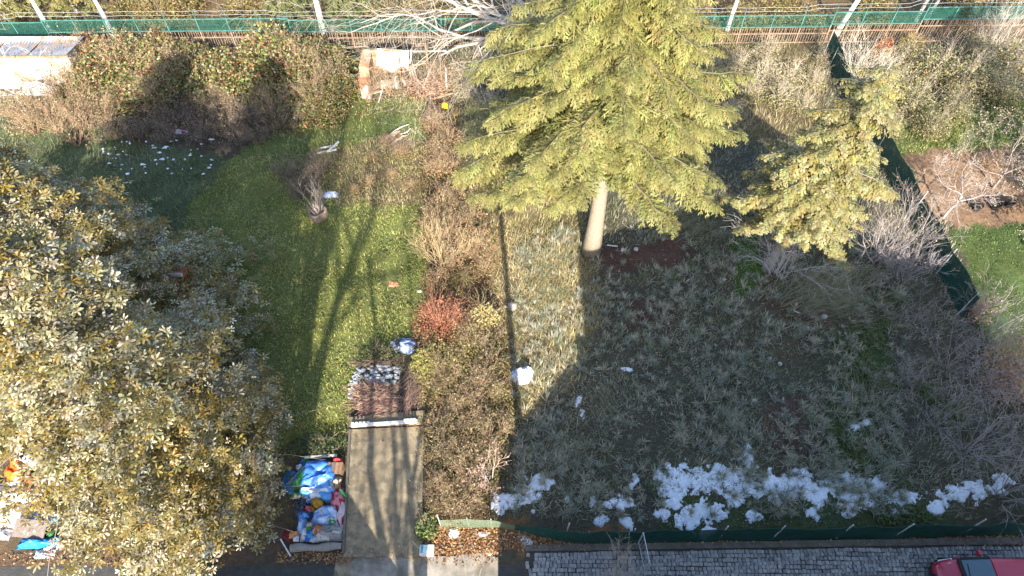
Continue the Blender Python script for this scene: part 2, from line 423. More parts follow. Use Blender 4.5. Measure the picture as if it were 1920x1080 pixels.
# kerb band below the net fence and cobbled strip
kl0, kr0, kl1, kr1 = at(985, 1034), at(2300, 1016), at(985, 1023), at(2300, 1003)
slab('kerb', [kl0, kr0, kr1, kl1], -.15, .10, M['kerb'])
cob = slab('cobbled_pavement', [at(980, 1100), at(2300, 1080), at(2300, 1017), at(985, 1035)], -.15, .012, pmat('joint_dirt', (.05, .045, .038), (.09, .078, .06), 6, .95))
def cobbles():
    protos = []
    for k in range(6):
        b = B(); r = np.random.default_rng(100 + k)
        s = .0625
        bot = np.array([[-s, -s, 0], [s, -s, 0], [s, s, 0], [-s, s, 0]]) + r.normal(0, .005, (4, 3)) * [1, 1, 0]
        mid = bot * [1, 1, 1] + [0, 0, .05]; top = bot * [.78, .78, 1] + [0, 0, .066] + r.normal(0, .003, (4, 3))
        V = np.concatenate([bot, mid, top])
        Q = [[0, 1, 5, 4], [1, 2, 6, 5], [2, 3, 7, 6], [3, 0, 4, 7], [4, 5, 9, 8], [5, 6, 10, 9], [6, 7, 11, 10], [7, 4, 8, 11], [8, 9, 10, 11]]
        g = r.uniform(.17, .36); c = np.array([g, g * .97, g * .93])
        b.quad(V, Q, c); protos.append((V, Q, c, b))
    spots = []
    e0 = at(990, 1037); e1 = at(2300, 1019); dx = e1 - e0; L = np.linalg.norm(dx); dx /= L; dn = np.array([-dx[1], dx[0], 0]) * -1
    rows = 8
    for rr in range(rows):
        n = int(L / .138)
        for i in range(n):
            q = e0 + dx * (i * .138 + rng.normal(0, .008) + (rr % 2) * .03 - .02 * rr) + dn * (.07 + rr * .135 + .05 * math.sin(i * .21 + rr) * .4 + rng.normal(0, .006))
            px, py = proj(q[0], q[1])
            if i < 2 and rng.random() < .5: continue
            spots.append((q, rng.normal(.0, .09), px, py))
    vis = [s for s in spots if s[2] < 1900 and s[3] < 1075 and not (s[2] > 1750 and s[3] > 1040)]
    vis.sort(key=lambda s: abs(s[2] - 1130))
    chosen = set(id(s) for s in vis[:300])
    meshes = None
    rest = B(); k = 0; first = []
    for s in spots:
        V, Q, c, pb = protos[rng.integers(6)]
        ca, sa = math.cos(s[1]), math.sin(s[1]); sc = rng.uniform(.92, 1.06)
        if id(s) in chosen:
            i = rng.integers(6)
            if len(first) < 6:
                o = protos[len(first)][3].build('cobble', M['rough'], cob, origin=np.zeros(3)); first.append(o)
            else:
                o = first[i].copy(); C.objects.link(o)
            o.location = (s[0][0], s[0][1], .002 + rng.uniform(-.006, .008)); o.rotation_euler = (rng.normal(0, .03), rng.normal(0, .03), s[1]); o.scale = (sc, sc, 1)
        else:
            W = V * sc @ np.array([[ca, sa, 0], [-sa, ca, 0], [0, 0, 1]]) + [s[0][0], s[0][1], .002 + rng.uniform(-.006, .008)]
            rest.quad(W, Q, c * rng.uniform(.8, 1.15))
    tag(rest.build('cobbles', M['rough'], cob), kind='stuff')
cobbles()
slab('gutter_kerb', [at(985, 1092), at(2300, 1072), at(2300, 1065), at(985, 1085)], -.15, .06, M['kerb'])

# ------------------------------------------------------------------ plant builders
def unit(v):
    return v / (np.linalg.norm(v, axis=-1, keepdims=True) + 1e-9)

def tmpl_spray(n=7, reach=.36, ang=52, w=.045, droop=.10, axisw=.05):
    V = []; T = []; tip = []
    def diamond(p, d, L, w, dz, c0, c1):
        i = len(V); p = np.array(p, float); d = np.array([d[0], d[1], 0]); nrm = np.array([-d[1], d[0], 0])
        V.extend([p, p + d * L * .55 + nrm * w + [0, 0, dz * .4], p + d * L + [0, 0, dz], p + d * L * .55 - nrm * w + [0, 0, dz * .4]])
        tip.extend([c0, (c0 + c1) / 2, c1, (c0 + c1) / 2]); T.extend([[i, i + 3, i + 2], [i, i + 2, i + 1]])
    diamond((0, 0, 0), (1, 0), 1.0, axisw, -droop * .6, 0, 1)
    for i in range(n):
        x = .06 + .80 * i / n
        for s in (-1, 1):
            a = math.radians(ang - 14 * i / n) * s
            L = reach * (1.0 - .62 * (i / n) ** 1.3) * (1 if i > 0 else .7)
            diamond((x, 0, -droop * .6 * x * x), (math.cos(a), math.sin(a)), L, w * (1 if i < n - 2 else .8), -droop * .8, .15, 1)
    return np.array(V), np.array(T), np.array(tip)

def tmpl_rich(seed, n=8, reach=.40, ang=54, w=.03, droop=.16):
    """irregular conifer spray: side shoots that carry short spikes of their own"""
    r = np.random.default_rng(seed); V = []; T = []; tip = []
    def kite(p, d, L, w, dz, c0, c1):
        i = len(V); nrm = unit(np.array([-d[1], d[0], 0])); e = p + d * L + np.array([0, 0, dz])
        m = p * .45 + e * .55
        V.extend([p, m + nrm * w, e, m - nrm * w]); tip.extend([c0, (c0 + c1) / 2, c1, (c0 + c1) / 2])
        T.extend([[i, i + 3, i + 2], [i, i + 2, i + 1]])
        return e
    def spike(p, d, L, w, dz, c0, c1):
        i = len(V); nrm = unit(np.array([-d[1], d[0], 0]))
        V.extend([p + nrm * w, p - nrm * w, p + d * L + np.array([0, 0, dz])]); tip.extend([c0, c0, c1]); T.append([i, i + 1, i + 2])
    kite(np.zeros(3), np.array([1., 0, 0]), 1.0, .035, -droop * .6, 0, 1)
    for i in range(n):
        for s in (-1, 1):
            x = .05 + .82 * (i + r.uniform(-.25, .25)) / n; x = max(.02, x)
            a = math.radians(ang - 16 * i / n + r.normal(0, 8)) * s
            L = reach * (1 - .60 * (i / n) ** 1.2) * r.uniform(.65, 1.15) * (.75 if i == 0 else 1)
            p = np.array([x, 0, -droop * .6 * x * x]); d = np.array([math.cos(a), math.sin(a), 0]); dz = -droop * r.uniform(-.2, 1.2)
            e = kite(p, d, L, w * r.uniform(.8, 1.3), dz, .1, 1)
            for u, sg in ((.35, 1), (.5, -1), (.68, 1)):
                q = p * (1 - u) + e * u; a2 = a + sg * math.radians(42)
                spike(q, np.array([math.cos(a2), math.sin(a2), 0]), L * .38 * r.uniform(.7, 1.2), w * .6, r.normal(-.02, .03), .3, 1)
    return np.array(V), np.array(T), np.array(tip)

def tmpl_fan(seed, n=5, w=.15, arc=230, cup=.22):
    """rosette of blunt finger lobes, no two alike"""
    r = np.random.default_rng(seed); V = []; T = []; tip = []
    for k in range(n):
        a = math.radians(-arc / 2 + arc * k / (n - 1) + r.normal(0, 9)); L = (.60 + .40 * math.cos(a * .55)) * r.uniform(.75, 1.15)
        d = np.array([math.cos(a), math.sin(a), 0]); nn = np.array([-d[1], d[0], 0]); i = len(V); z = r.normal(0, .09); ww = w * r.uniform(.8, 1.25)
        V.extend([d * .03, d * L * .62 + nn * ww + [0, 0, cup * .5 + z], d * L + nn * ww * .45 + [0, 0, cup * .4 + z], d * L - nn * ww * .45 + [0, 0, cup * .4 + z], d * L * .62 - nn * ww + [0, 0, cup * .5 + z]])
        tip.extend([0, .6, 1, 1, .6]); T.extend([[i, i + 4, i + 1], [i + 1, i + 4, i + 3], [i + 1, i + 3, i + 2]])
    return np.array(V), np.array(T), np.array(tip)

def stamp(b, tm, P, X, Z, S, colA, colB=None):
    """place template tm at each P with axis X, normal Z and size S; colours A (base) -> B (tip)"""
    tv, tt, tip = tm
    P = np.asarray(P); X = unit(np.asarray(X)); Y = unit(np.cross(np.asarray(Z), X)); Zn = np.cross(X, Y); S = np.asarray(S)[:, None, None]
    V = P[:, None, :] + S * (tv[None, :, 0:1] * X[:, None, :] + tv[None, :, 1:2] * Y[:, None, :] + tv[None, :, 2:3] * Zn[:, None, :])
    n, k = len(P), len(tv)
    T = (tt[None] + (np.arange(n) * k)[:, None, None]).reshape(-1, 3)
    colA = np.asarray(colA); colB = colA if colB is None else np.asarray(colB)
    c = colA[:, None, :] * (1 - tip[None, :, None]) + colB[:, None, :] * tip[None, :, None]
    b.add(V.reshape(-1, 3), T, c.reshape(-1, 3))

def pick(r, cols, n, var=.18):
    c = np.asarray(cols)[r.integers(len(cols), size=n)]
    return np.clip(c * (1 + r.normal(0, var, (n, 1))) * (1 + r.normal(0, .06, (n, 3))), .005, .8)

def conifer(name, label, base, H, z0, R, seed, tm, cols, tips, levels, per, flen, gap, rise=.12, sag=.34, trunk_r=.3, trunk_col=(.30, .25, .20),
            lean=(0, 0), mode='spray', parts=('trunk', 'limbs', 'crown'), group=None, fcut=None, gapdrop=0.0):
    r = np.random.default_rng(seed)
    t = thing(name, label, 'tree', base, group)
    base = np.array(base, float)
    zz = np.linspace(-.15, H, 14)
    ax = lambda z: base + np.stack([lean[0] * z / H, lean[1] * z / H, z], -1)
    tb = B()
    rad = trunk_r * (1 - zz / H * .95); rad[0] *= 1.3; rad[1] *= 1.08
    P = np.stack([base[0] + lean[0] * zz / H + r.normal(0, .015, 14), base[1] + lean[1] * zz / H, base[2] + zz], -1)
    tb.tube(P, rad, 10, trunk_col)
    tb.build(parts[0], M['bark'], t, smooth=True)
    lb = B(); fb = B()
    PP = []; XX = []; ZZ = []; SS = []; CA = []; CB = []
    for li in range(levels):
        u = (li + .5 * r.random()) / levels
        z = z0 + (H - z0) * u * .985
        k = max(3, int(round(per * (1 - .45 * u))))
        a0 = r.uniform(0, 6.28)
        for q in range(k):
            az = a0 + q * 2 * math.pi / k + r.normal(0, .16)
            if r.random() < gapdrop: continue
            L = R(z, az) * r.uniform(.66, 1.14)
            if L < .25: L = .25
            n = 9; s = np.linspace(0, 1, n)
            wob = np.cumsum(r.normal(0, .02 * L, n))
            d = np.array([math.cos(az), math.sin(az)])
            zl = L * (rise * s - sag * s * s) + L * .12 * np.clip(s - .7, 0, 1)
            o = np.array([base[0] + lean[0] * z / H, base[1] + lean[1] * z / H, base[2] + z + r.normal(0, .12)])
            path = np.stack([o[0] + d[0] * L * s - d[1] * wob, o[1] + d[1] * L * s + d[0] * wob, o[2] + zl], -1)
            lb.tube(path, np.linspace(.010 * L + .010, .004, n), 3, np.array(trunk_col) * .55, cap=False)
            tang = unit(np.gradient(path, axis=0))
            if mode == 'spray':
                m = max(3, int(L / gap)); ss = np.clip(np.linspace(.16, 1.0, m) + r.normal(0, .01, m), 0, 1)
                for side in (-1, 1, 0):
                    if side == 0:
                        ss2 = np.clip(np.linspace(.3, 1.0, max(3, m // 2)), 0, 1)
                    else: ss2 = ss
                    f = ss2 * (n - 1); i0 = np.minimum(f.astype(int), n - 2); fr = (f - i0)[:, None]
                    p = path[i0] * (1 - fr) + path[i0 + 1] * fr; tg = tang[i0]
                    ang = side * np.radians(r.uniform(38, 66, len(ss2)))
                    ca, sa = np.cos(ang), np.sin(ang)
                    x = np.stack([tg[:, 0] * ca - tg[:, 1] * sa, tg[:, 0] * sa + tg[:, 1] * ca, tg[:, 2] - .10 - r.uniform(0, .28, len(ss2))], -1)
                    sz = flen * (.30 + .70 * np.minimum(1, (1.05 - ss2) * L / (flen * 1.9) + .12)) * r.uniform(.75, 1.2, len(ss2))
                    zn = np.stack([r.normal(0, .22, len(ss2)), r.normal(0, .22, len(ss2)), np.ones(len(ss2))], -1)
                    PP.append(p); XX.append(x); ZZ.append(zn); SS.append(sz)
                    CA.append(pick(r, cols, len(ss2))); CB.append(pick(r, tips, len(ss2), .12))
            else:
                m = max(4, int(L / gap)); ss = np.where(r.random(m * 3) < .82, r.uniform(.48, 1.04, m * 3), r.uniform(.15, .5, m * 3))
                f = np.clip(ss, 0, 1) * (n - 1); i0 = np.minimum(f.astype(int), n - 2); fr = (f - i0)[:, None]
                p = path[i0] * (1 - fr) + path[i0 + 1] * fr; tg = tang[i0]; k3 = len(ss)
                side = r.normal(0, 1, (k3, 3)) * [1, 1, .45]
                off = side * (.12 + .17 * L * (1 - ss * .65))[:, None] * .72
                p = p + off
                x = unit(tg * .9 + unit(off) * .7 + r.normal(0, .35, (k3, 3)))
                zn = unit(np.stack([d[0] * .35 + r.normal(0, .4, k3), d[1] * .35 + r.normal(0, .4, k3), np.full(k3, 1.0)], -1))
                sz = flen * r.uniform(.6, 1.25, k3)
                patch = fbm(p[:, 0] * .9 + 7, (p[:, 1] + p[:, 2]) * .9, seed)
                silver = r.random(k3) < np.clip((patch - .33) * 3.0, .2, .8)
                ca_ = np.where(silver[:, None], pick(r, cols, k3), pick(r, tips, k3))
                PP.append(p); XX.append(x); ZZ.append(zn); SS.append(sz); CA.append(pick(r, tips, k3) * .8); CB.append(ca_)
    P = np.concatenate(PP); X = np.concatenate(XX); Z = np.concatenate(ZZ); S = np.concatenate(SS); A_ = np.concatenate(CA); B_ = np.concatenate(CB)
    if fcut is not None:
        k = fcut(P); P, X, Z, S, A_, B_ = P[k], X[k], Z[k], S[k], A_[k], B_[k]
    tms = tm if isinstance(tm, list) else [tm]
    wh = r.integers(len(tms), size=len(P))
    for q, tq in enumerate(tms):
        k = wh == q
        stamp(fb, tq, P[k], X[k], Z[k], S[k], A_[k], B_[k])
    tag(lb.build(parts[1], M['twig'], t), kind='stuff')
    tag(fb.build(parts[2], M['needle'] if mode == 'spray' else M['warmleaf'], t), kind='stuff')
    return t

def grow(b, p, d, L, r0, depth, r, prm, col):
    """recursive bare branching; tubes go into b"""
    n = prm.get('seg', 5) if depth > 0 else 4
    s = np.linspace(0, 1, n)
    P = [np.array(p, float)]; dd = np.array(d, float)
    for i in range(n - 1):
        dd = unit(dd + r.normal(0, prm['wob'], 3) + np.array(prm.get('pull', (0, 0, .06))))
        P.append(P[-1] + dd * L / (n - 1))
    P = np.array(P); r1 = r0 * prm.get('tap', .45)
    b.tube(P, np.linspace(r0, max(r1, .003), n), 6 if r0 > .06 else 3, np.asarray(col) * r.uniform(.85, 1.15), cap=r0 > .06)
    tips = [P[-1]]
    if depth <= 0: return tips
    k = prm['kids'][min(depth, len(prm['kids']) - 1)]
    for q in range(k):
        u = r.uniform(prm.get('lo', .3), 1.0) if q < k - 1 else 1.0
        f = u * (n - 1); i0 = min(int(f), n - 2); pp = P[i0] * (1 - f + i0) + P[i0 + 1] * (f - i0)
        tg = unit(P[i0 + 1] - P[i0])
        sd_ = unit(np.cross(tg, r.normal(0, 1, 3)))
        an = math.radians(r.uniform(*prm['ang']))
        nd = tg * math.cos(an) + sd_ * math.sin(an)
        tips += grow(b, pp, nd, L * r.uniform(*prm['len']), max(r0 * (1 - u * .5) * r.uniform(.45, .68), .004), depth - 1, r, prm, col)
    return tips

LEAF = (np.array([[0, 0, 0], [.5, .28, .06], [1, 0, -.04], [.5, -.28, .06]]), np.array([[0, 3, 2], [0, 2, 1]]), np.array([0., .5, 1, .5]))
LEAF2 = (np.array([[0, 0, 0], [.35, .3, .05], [.8, .24, .0], [1, 0, -.08], [.8, -.24, .0], [.35, -.3, .05]]), np.array([[0, 5, 1], [1, 5, 4], [1, 4, 2], [2, 4, 3]]), np.array([0, .3, .8, 1, .8, .3]))

def scatter_leaves(b, P, size, cols, r, flat=.6, tm=LEAF, var=.2):
    n = len(P)
    X = r.normal(0, 1, (n, 3)) * [1, 1, .5]
    Z = r.normal(0, 1, (n, 3)) * .8; Z[:, 2] = np.abs(Z[:, 2]) + flat
    # the low sun comes from -Y: leaves turn a little that way, as real ones do
    Z[:, 1] -= .25
    stamp(b, tm, P, X, Z, size * r.uniform(.6, 1.35, n), pick(r, cols, n, var))

def bush(name, label, base, rx, ry, h, nleaf, cols, seed, leaf=.13, stems=10, stemcol=(.2, .14, .1), group=None, cat='bush', shell=.55, twigs=2, tm=LEAF, stem_r=.02, lump=.5):
    """leafy shrub: stems from the ground, leaves through a lumpy dome"""
    r = np.random.default_rng(seed)
    t = thing(name, label, cat, base, group)
    sb = B()
    for k in range(stems):
        a = r.uniform(0, 6.28); q = r.uniform(.15, .9)
        tgt = np.array([math.cos(a) * rx * q, math.sin(a) * ry * q, h * math.sqrt(max(.05, 1 - q * q)) * r.uniform(.7, 1.15)])
        st = np.array([r.normal(0, rx * .12), r.normal(0, ry * .12), -.05])
        d = tgt - st; L = np.linalg.norm(d)
        grow(sb, np.array(base) + st, unit(unit(d) + [0, 0, .25]), L, stem_r, twigs, r, dict(wob=.12, kids=[0, 3, 3], ang=(20, 55), len=(.35, .6), pull=(0, 0, 0), seg=5), stemcol)
    sb.build('stems', M['twig'], t)
    if nleaf:
        n = nleaf
        a = r.uniform(0, 6.28, n); cz = r.uniform(0, 1, n); s = np.sqrt(1 - cz * cz * .96)
        rad = 1 - shell * r.random(n) ** 1.6
        lum = .72 + lump * (fbm(np.cos(a) * 2.2 + seed, np.sin(a) * 2.2 + cz * 2.5, seed, 3))
        P = np.stack([np.cos(a) * s * rx, np.sin(a) * s * ry, cz * h], -1) * (rad * lum)[:, None]
        P[:, 2] = np.maximum(P[:, 2], .03)
        fb = B()
        scatter_leaves(fb, P + np.array(base), leaf, cols, r, tm=tm)
        tag(fb.build('foliage', M['leaf'], t), kind='stuff')
    return t

def bare_shrub(name, label, base, h, spread, stems, seed, col, depth=3, r0=.028, group=None, buds=0, budcols=None, cat='shrub', up=.05, kids=(0, 3, 4, 4), bias=(0, 0)):
    r = np.random.default_rng(seed)
    t = thing(name, label, cat, base, group)
    sb = B(); tips = []
    for k in range(stems):
        a = r.uniform(0, 6.28); q = spread * math.sqrt(r.random())
        d = unit(np.array([math.cos(a) * q + bias[0], math.sin(a) * q + bias[1], 1.0]))
        st = np.array(base) + [r.normal(0, .12), r.normal(0, .12), -.06]
        tips += grow(sb, st, d, h * r.uniform(.55, .85), r0 * r.uniform(.7, 1.2), depth, r, dict(wob=.09, kids=list(kids), ang=(14, 42), len=(.42, .68), pull=(0, 0, up), seg=6, lo=.25), col)
    sb.build('stems', M['twig'], t)
    if buds:
        tp = np.array(tips); k = tp[r.integers(len(tp), size=buds)] + r.normal(0, .06, (buds, 3))
        fb = B(); scatter_leaves(fb, k, .085, budcols, r)
        tag(fb.build('buds', M['leaf'], t), kind='stuff')
    return t

def bare_tree(name, label, base, h, trunk_h, r0, seed, col, limbs=6, depth=4, spread=.9, bias=(0, 0, 0), group=None, kids=(0, 3, 3, 4, 4), buds=0, budcols=None, up=.04, lean=(0, 0), ang=(20, 52)):
    r = np.random.default_rng(seed)
    t = thing(name, label, 'tree', base, group); base = np.array(base, float)
    tb = B()
    s = np.linspace(0, 1, 7); top = base + [lean[0], lean[1], trunk_h]
    P = base + (top - base) * s[:, None] + r.normal(0, .02, (7, 3)) * s[:, None]; P[0, 2] -= .15
    rad = r0 * (1 - .35 * s); rad[0] *= 1.35
    tb.tube(P, rad, 9, col); tb.build('trunk', M['bark'], t, smooth=True)
    lb = B(); tips = []
    for k in range(limbs):
        a = k * 2 * math.pi / limbs + r.normal(0, .3); q = spread * r.uniform(.6, 1.2)
        d = unit(np.array([math.cos(a) * q, math.sin(a) * q, .75]) + np.array(bias))
        u = r.uniform(.72, 1.0); p = base + (top - base) * u
        tips += grow(lb, p, d, (h - trunk_h) * r.uniform(.5, .75), r0 * r.uniform(.4, .6), depth, r, dict(wob=.20, kids=list(kids), ang=ang, len=(.5, .74), pull=(0, 0, up), seg=6, lo=.3, tap=.5), col)
    tag(lb.build('limbs', M['twig'], t), kind='stuff')
    if buds:
        tp = np.array(tips); k = tp[r.integers(len(tp), size=buds)] + r.normal(0, .08, (buds, 3))
        fb = B(); scatter_leaves(fb, k, .09, budcols, r); tag(fb.build('leaves', M['leaf'], t), kind='stuff')
    return t

SPRAY = [tmpl_rich(k, 6, .42, 54, .026, .2) for k in range(5)]
SPRAY2 = [tmpl_rich(k + 20, 5, .46, 56, .055, .2) for k in range(5)]
FAN = [tmpl_fan(k) for k in range(6)]

# ------------------------------------------------------------------ the big trees
sb_ = G(1108, 472)
def R_spruce(z, az):
    u = np.clip((z - 4.6) / (21.5 - 4.6), 0, 1)
    r = 6.3 * (1 - u) ** 1.02 + .15
    front = max(0, -math.sin(az))
    low = np.clip((9.0 - z) / 4.0, 0, 1)
    r = r * (1 - .52 * front * low) * (1 - .10 * max(0, math.cos(az)) * low)
    r = r * (1 + .16 * max(0, -math.cos(az)))
    if front > .88 and z < 8.2: r = min(r, .9 + .12 * z * (z > 7))
    return r
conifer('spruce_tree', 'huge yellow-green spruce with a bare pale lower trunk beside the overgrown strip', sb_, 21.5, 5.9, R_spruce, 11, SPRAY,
        [(.065, .065, .016), (.09, .082, .022), (.045, .05, .015)], [(.25, .23, .07), (.33, .30, .105), (.19, .18, .055)], 29, 12, 1.05, .20,  # older needles at spray bases, coloured darker to deepen the shaded gaps
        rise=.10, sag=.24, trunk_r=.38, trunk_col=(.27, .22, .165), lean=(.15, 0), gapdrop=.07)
cb = G(1437, 506)
def R_c2(z, az):
    u = np.clip((z - .8) / (10.9 - .8), 0, 1)
    r = 4.1 * (1 - u) ** .62 * (1 + .18 * math.sin(3 * az + z * 1.3))
    return r * (1 - .38 * max(0, -math.sin(az))) * (1 - .2 * max(0, -math.cos(az)) * (z < 5))
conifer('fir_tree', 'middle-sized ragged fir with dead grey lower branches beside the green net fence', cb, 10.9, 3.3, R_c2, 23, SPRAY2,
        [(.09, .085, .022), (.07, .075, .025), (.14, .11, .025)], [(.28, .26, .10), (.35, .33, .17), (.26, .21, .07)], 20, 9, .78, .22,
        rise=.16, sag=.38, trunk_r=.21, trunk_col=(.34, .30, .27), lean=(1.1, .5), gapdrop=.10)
# dead branches on its sunny lower stem
t = bare_shrub('dead_branch_tangle', 'grey tangle of dead branches at the foot of the ragged fir', cb + [.25, -.35, 0], 3.0, .5, 10, 77, (.42, .38, .36), depth=3, r0=.03, cat='branches', up=-.06)

SIL = [(.33, .295, .175), (.42, .39, .27), (.25, .225, .105), (.52, .49, .39), (.36, .345, .26)]
GOLD = [(.19, .135, .03), (.26, .17, .035), (.14, .115, .03), (.16, .135, .05)]
def R_left(Hh, Rr, p=.75):
    def f(z, az):
        u = np.clip((z - 1.0) / (Hh - 1.0), 0, 1)
        return Rr * (1 - u) ** p * (1 + .12 * math.sin(2 * az + z))
    return f
def yard_side(P):
    # the boughs stop short of the tarpaulin yard on their street side
    w = .35 * np.sin(P[:, 1] * 4.1) + .2 * np.sin(P[:, 2] * 5.3)
    return ~((P[:, 0] < -14.9 + w) & (P[:, 1] < 10.2) & (P[:, 2] < 5.0)) & ~((P[:, 0] > -7.9 + w * .5) & (P[:, 1] < 9.4)) & ~((P[:, 0] > -8.5 + w * .5) & (P[:, 1] >= 9.4))
lt = dict(fcut=yard_side, tm=FAN, cols=SIL, tips=GOLD, mode='fan', trunk_col=(.24, .20, .17), rise=.22, sag=.30)
conifer('silver_fir_tree', 'tall silvery evergreen by the street covering the heaps of tarpaulins', (-11.75, 9.5, 0), 14.6, 1.4, R_left(14.6, 4.5, .66), 41, levels=30, per=12, flen=.205, gap=.092, trunk_r=.24, **lt)
conifer('silver_fir_tree', 'broad silvery evergreen rising in front of the brick hut', (-17.6, 15.4, 0), 11.6, 1.2, R_left(11.6, 6.3, .70), 42, levels=26, per=12, flen=.22, gap=.112, trunk_r=.28, **lt)
conifer('silver_fir_tree', 'smallest silvery evergreen between the two taller silvery ones, dead twigs on its lawn side', (-14.0, 13.6, 0), 6.9, .9, R_left(6.9, 3.6, .8), 43, levels=16, per=10, flen=.20, gap=.10, trunk_r=.16, **lt)
conifer('silver_fir_tree', 'silvery evergreen at the street end of the tarpaulin yard', (-22.4, 12.2, 0), 9.5, 2.2, R_left(9.5, 3.7, .8), 44, levels=16, per=9, flen=.29, gap=.15, trunk_r=.2, **lt)
conifer('shading_fir_tree', 'unseen dark fir added beyond the tilled bed to shade the far corner', (28.3, 18.5, 0), 15.5, 1.5, R_left(15.5, 4.4, .7), 45, SPRAY2, [(.08, .09, .03)], [(.12, .13, .05)], 14, 7, 1.0, .6, trunk_r=.22)  # out of view, added and sized to shade the far right corner

# ------------------------------------------------------------------ houses, pole and tree on the south side of the street (they throw the long shadows)
def gable_block(t, x0, x1, y0, y1, hl, hp, hr, xp, m, mroof):
    """block with a gable towards the street: eaves hl / hr, peak hp at xp"""
    b = B()
    P = [(x0, 0), (x1, 0), (x1, hr), (xp, hp), (x0, hl)]
    n = len(P)
    V = [[x, y1, z] for x, z in P] + [[x, y0, z] for x, z in P]
    T = [[0, 1, 2], [0, 2, 3], [0, 3, 4], [n, n + 2, n + 1], [n, n + 3, n + 2], [n, n + 4, n + 3]]
    for i in range(n):
        j = (i + 1) % n; T += [[i, n + i, n + j], [i, n + j, j]]
    b.add(V, T); b.build('wall', m, t)
    for (ax, az, bx, bz) in ((x0 - .25, hl - .25 * (hp - hl) / (xp - x0), xp, hp), (xp, hp, x1 + .25, hr - .25 * (hp - hr) / (x1 - xp))):
        r = B(); r.quad([[ax, y0 - .3, az + .04], [bx, y0 - .3, bz + .04], [bx, y1 + .12, bz + .04], [ax, y1 + .12, az + .04],
                [ax, y0 - .3, az + .2], [bx, y0 - .3, bz + .2], [bx, y1 + .12, bz + .2], [ax, y1 + .12, az + .2]],
               [[0, 1, 2, 3], [7, 6, 5, 4], [0, 4, 5, 1], [1, 5, 6, 2], [2, 6, 7, 3], [3, 7, 4, 0]])
        r.build('roof', mroof, t)
def windows(t, y, xs, zs, w=1.1, h=1.3):
    for z in zs:
        for x in xs:
            f = B(); f.box((x, y + .03, z), (w, .06, h)); fo = f.build('window', M['white'], t)
            g = B(); g.box((x - w / 4 + .01, y + .07, z), (w / 2 - .1, .03, h - .14)); g.box((x + w / 4 - .01, y + .07, z), (w / 2 - .1, .03, h - .14)); g.build('pane', M['glass'], fo)
hs = thing('gabled_house', 'tall plastered house with a low gable facing the street', 'house', (12.5, -4, 0))
gable_block(hs, 4.75, 21.5, -8, 1.9, 9.95, 11.6, 9.7, 12.0, M['plaster'], M['brick'])
windows(hs, 1.9, (6.5, 9.3, 12.2, 15, 18.5), (1.7, 4.7, 7.7))
an = thing('annex_house', 'low plastered annex with a lean-to roof beside the tall gabled house', 'house', (2.2, -3, 0))
gable_block(an, .45, 4.72, -6, 1.5, 4.9, 6.7, 6.8, 3.4, M['render'], M['brick'])
windows(an, 1.5, (1.3,), (1.6,))
stt = B(); stt.box((4.25, .5, 7.2), (.85, 1.6, 1.3)); stt.build('roof_turret', M['plaster'], an)
gg = thing('gabled_garage', 'low gabled garage opposite the tarpaulin yard', 'garage', (-8, -2, 0))
gable_block(gg, -11.5, -3.2, -6, 2.0, 1.9, 4.0, 1.6, -6.2, M['render'], M['brick'])
d_ = B(); d_.box((-7.5, 2.03, 1.05), (2.6, .08, 2.1)); d_.build('garage_door', M['galv'], gg)
po = thing('utility_pole', 'slender concrete utility pole standing by the annex', 'pole', (1.0, 1.95, 0))
b = B(); b.tube([[1.0, 1.95, -.2], [1.0, 1.95, 6], [1.0, 1.95, 11.6]], [.19, .16, .12], 10); b.build('shaft', M['render'], po, True)
b = B(); b.box((1.0, 1.95, 11.2), (1.3, .09, .09)); b.build('crossarm', M['galv'], po)
gp = thing('gate_post', 'square concrete post at the street end of the drive side', 'post', (-2.95, 3.6, 0))
b = B(); b.box((-2.95, 3.6, 1.0), (.36, .36, 2.0)); b.build('shaft', M['render'], gp)
b = B(); b.box((-2.95, 3.6, 2.06), (.44, .44, .1)); b.build('cap', M['kerb'], gp)
bare_tree('street_tree', 'tall leafless tree across the street from the drive', (-2.7, -6.8, 0), 15.0, 3.0, .42, 61, (.2, .17, .14), limbs=6, depth=4, spread=.40, up=.12, bias=(0, -.1, .2), kids=(0, 3, 3, 3, 4), ang=(14, 34))

bare_tree('street_tree', 'tall leafless poplar with steep limbs across the street from the rubbish heap', (-7.0, -8.5, 0), 22.0, 8.0, .55, 62, (.2, .17, .14), limbs=7, depth=3, spread=.34, up=.16, bias=(0, -.1, .25), kids=(0, 4, 4, 4), ang=(12, 30))

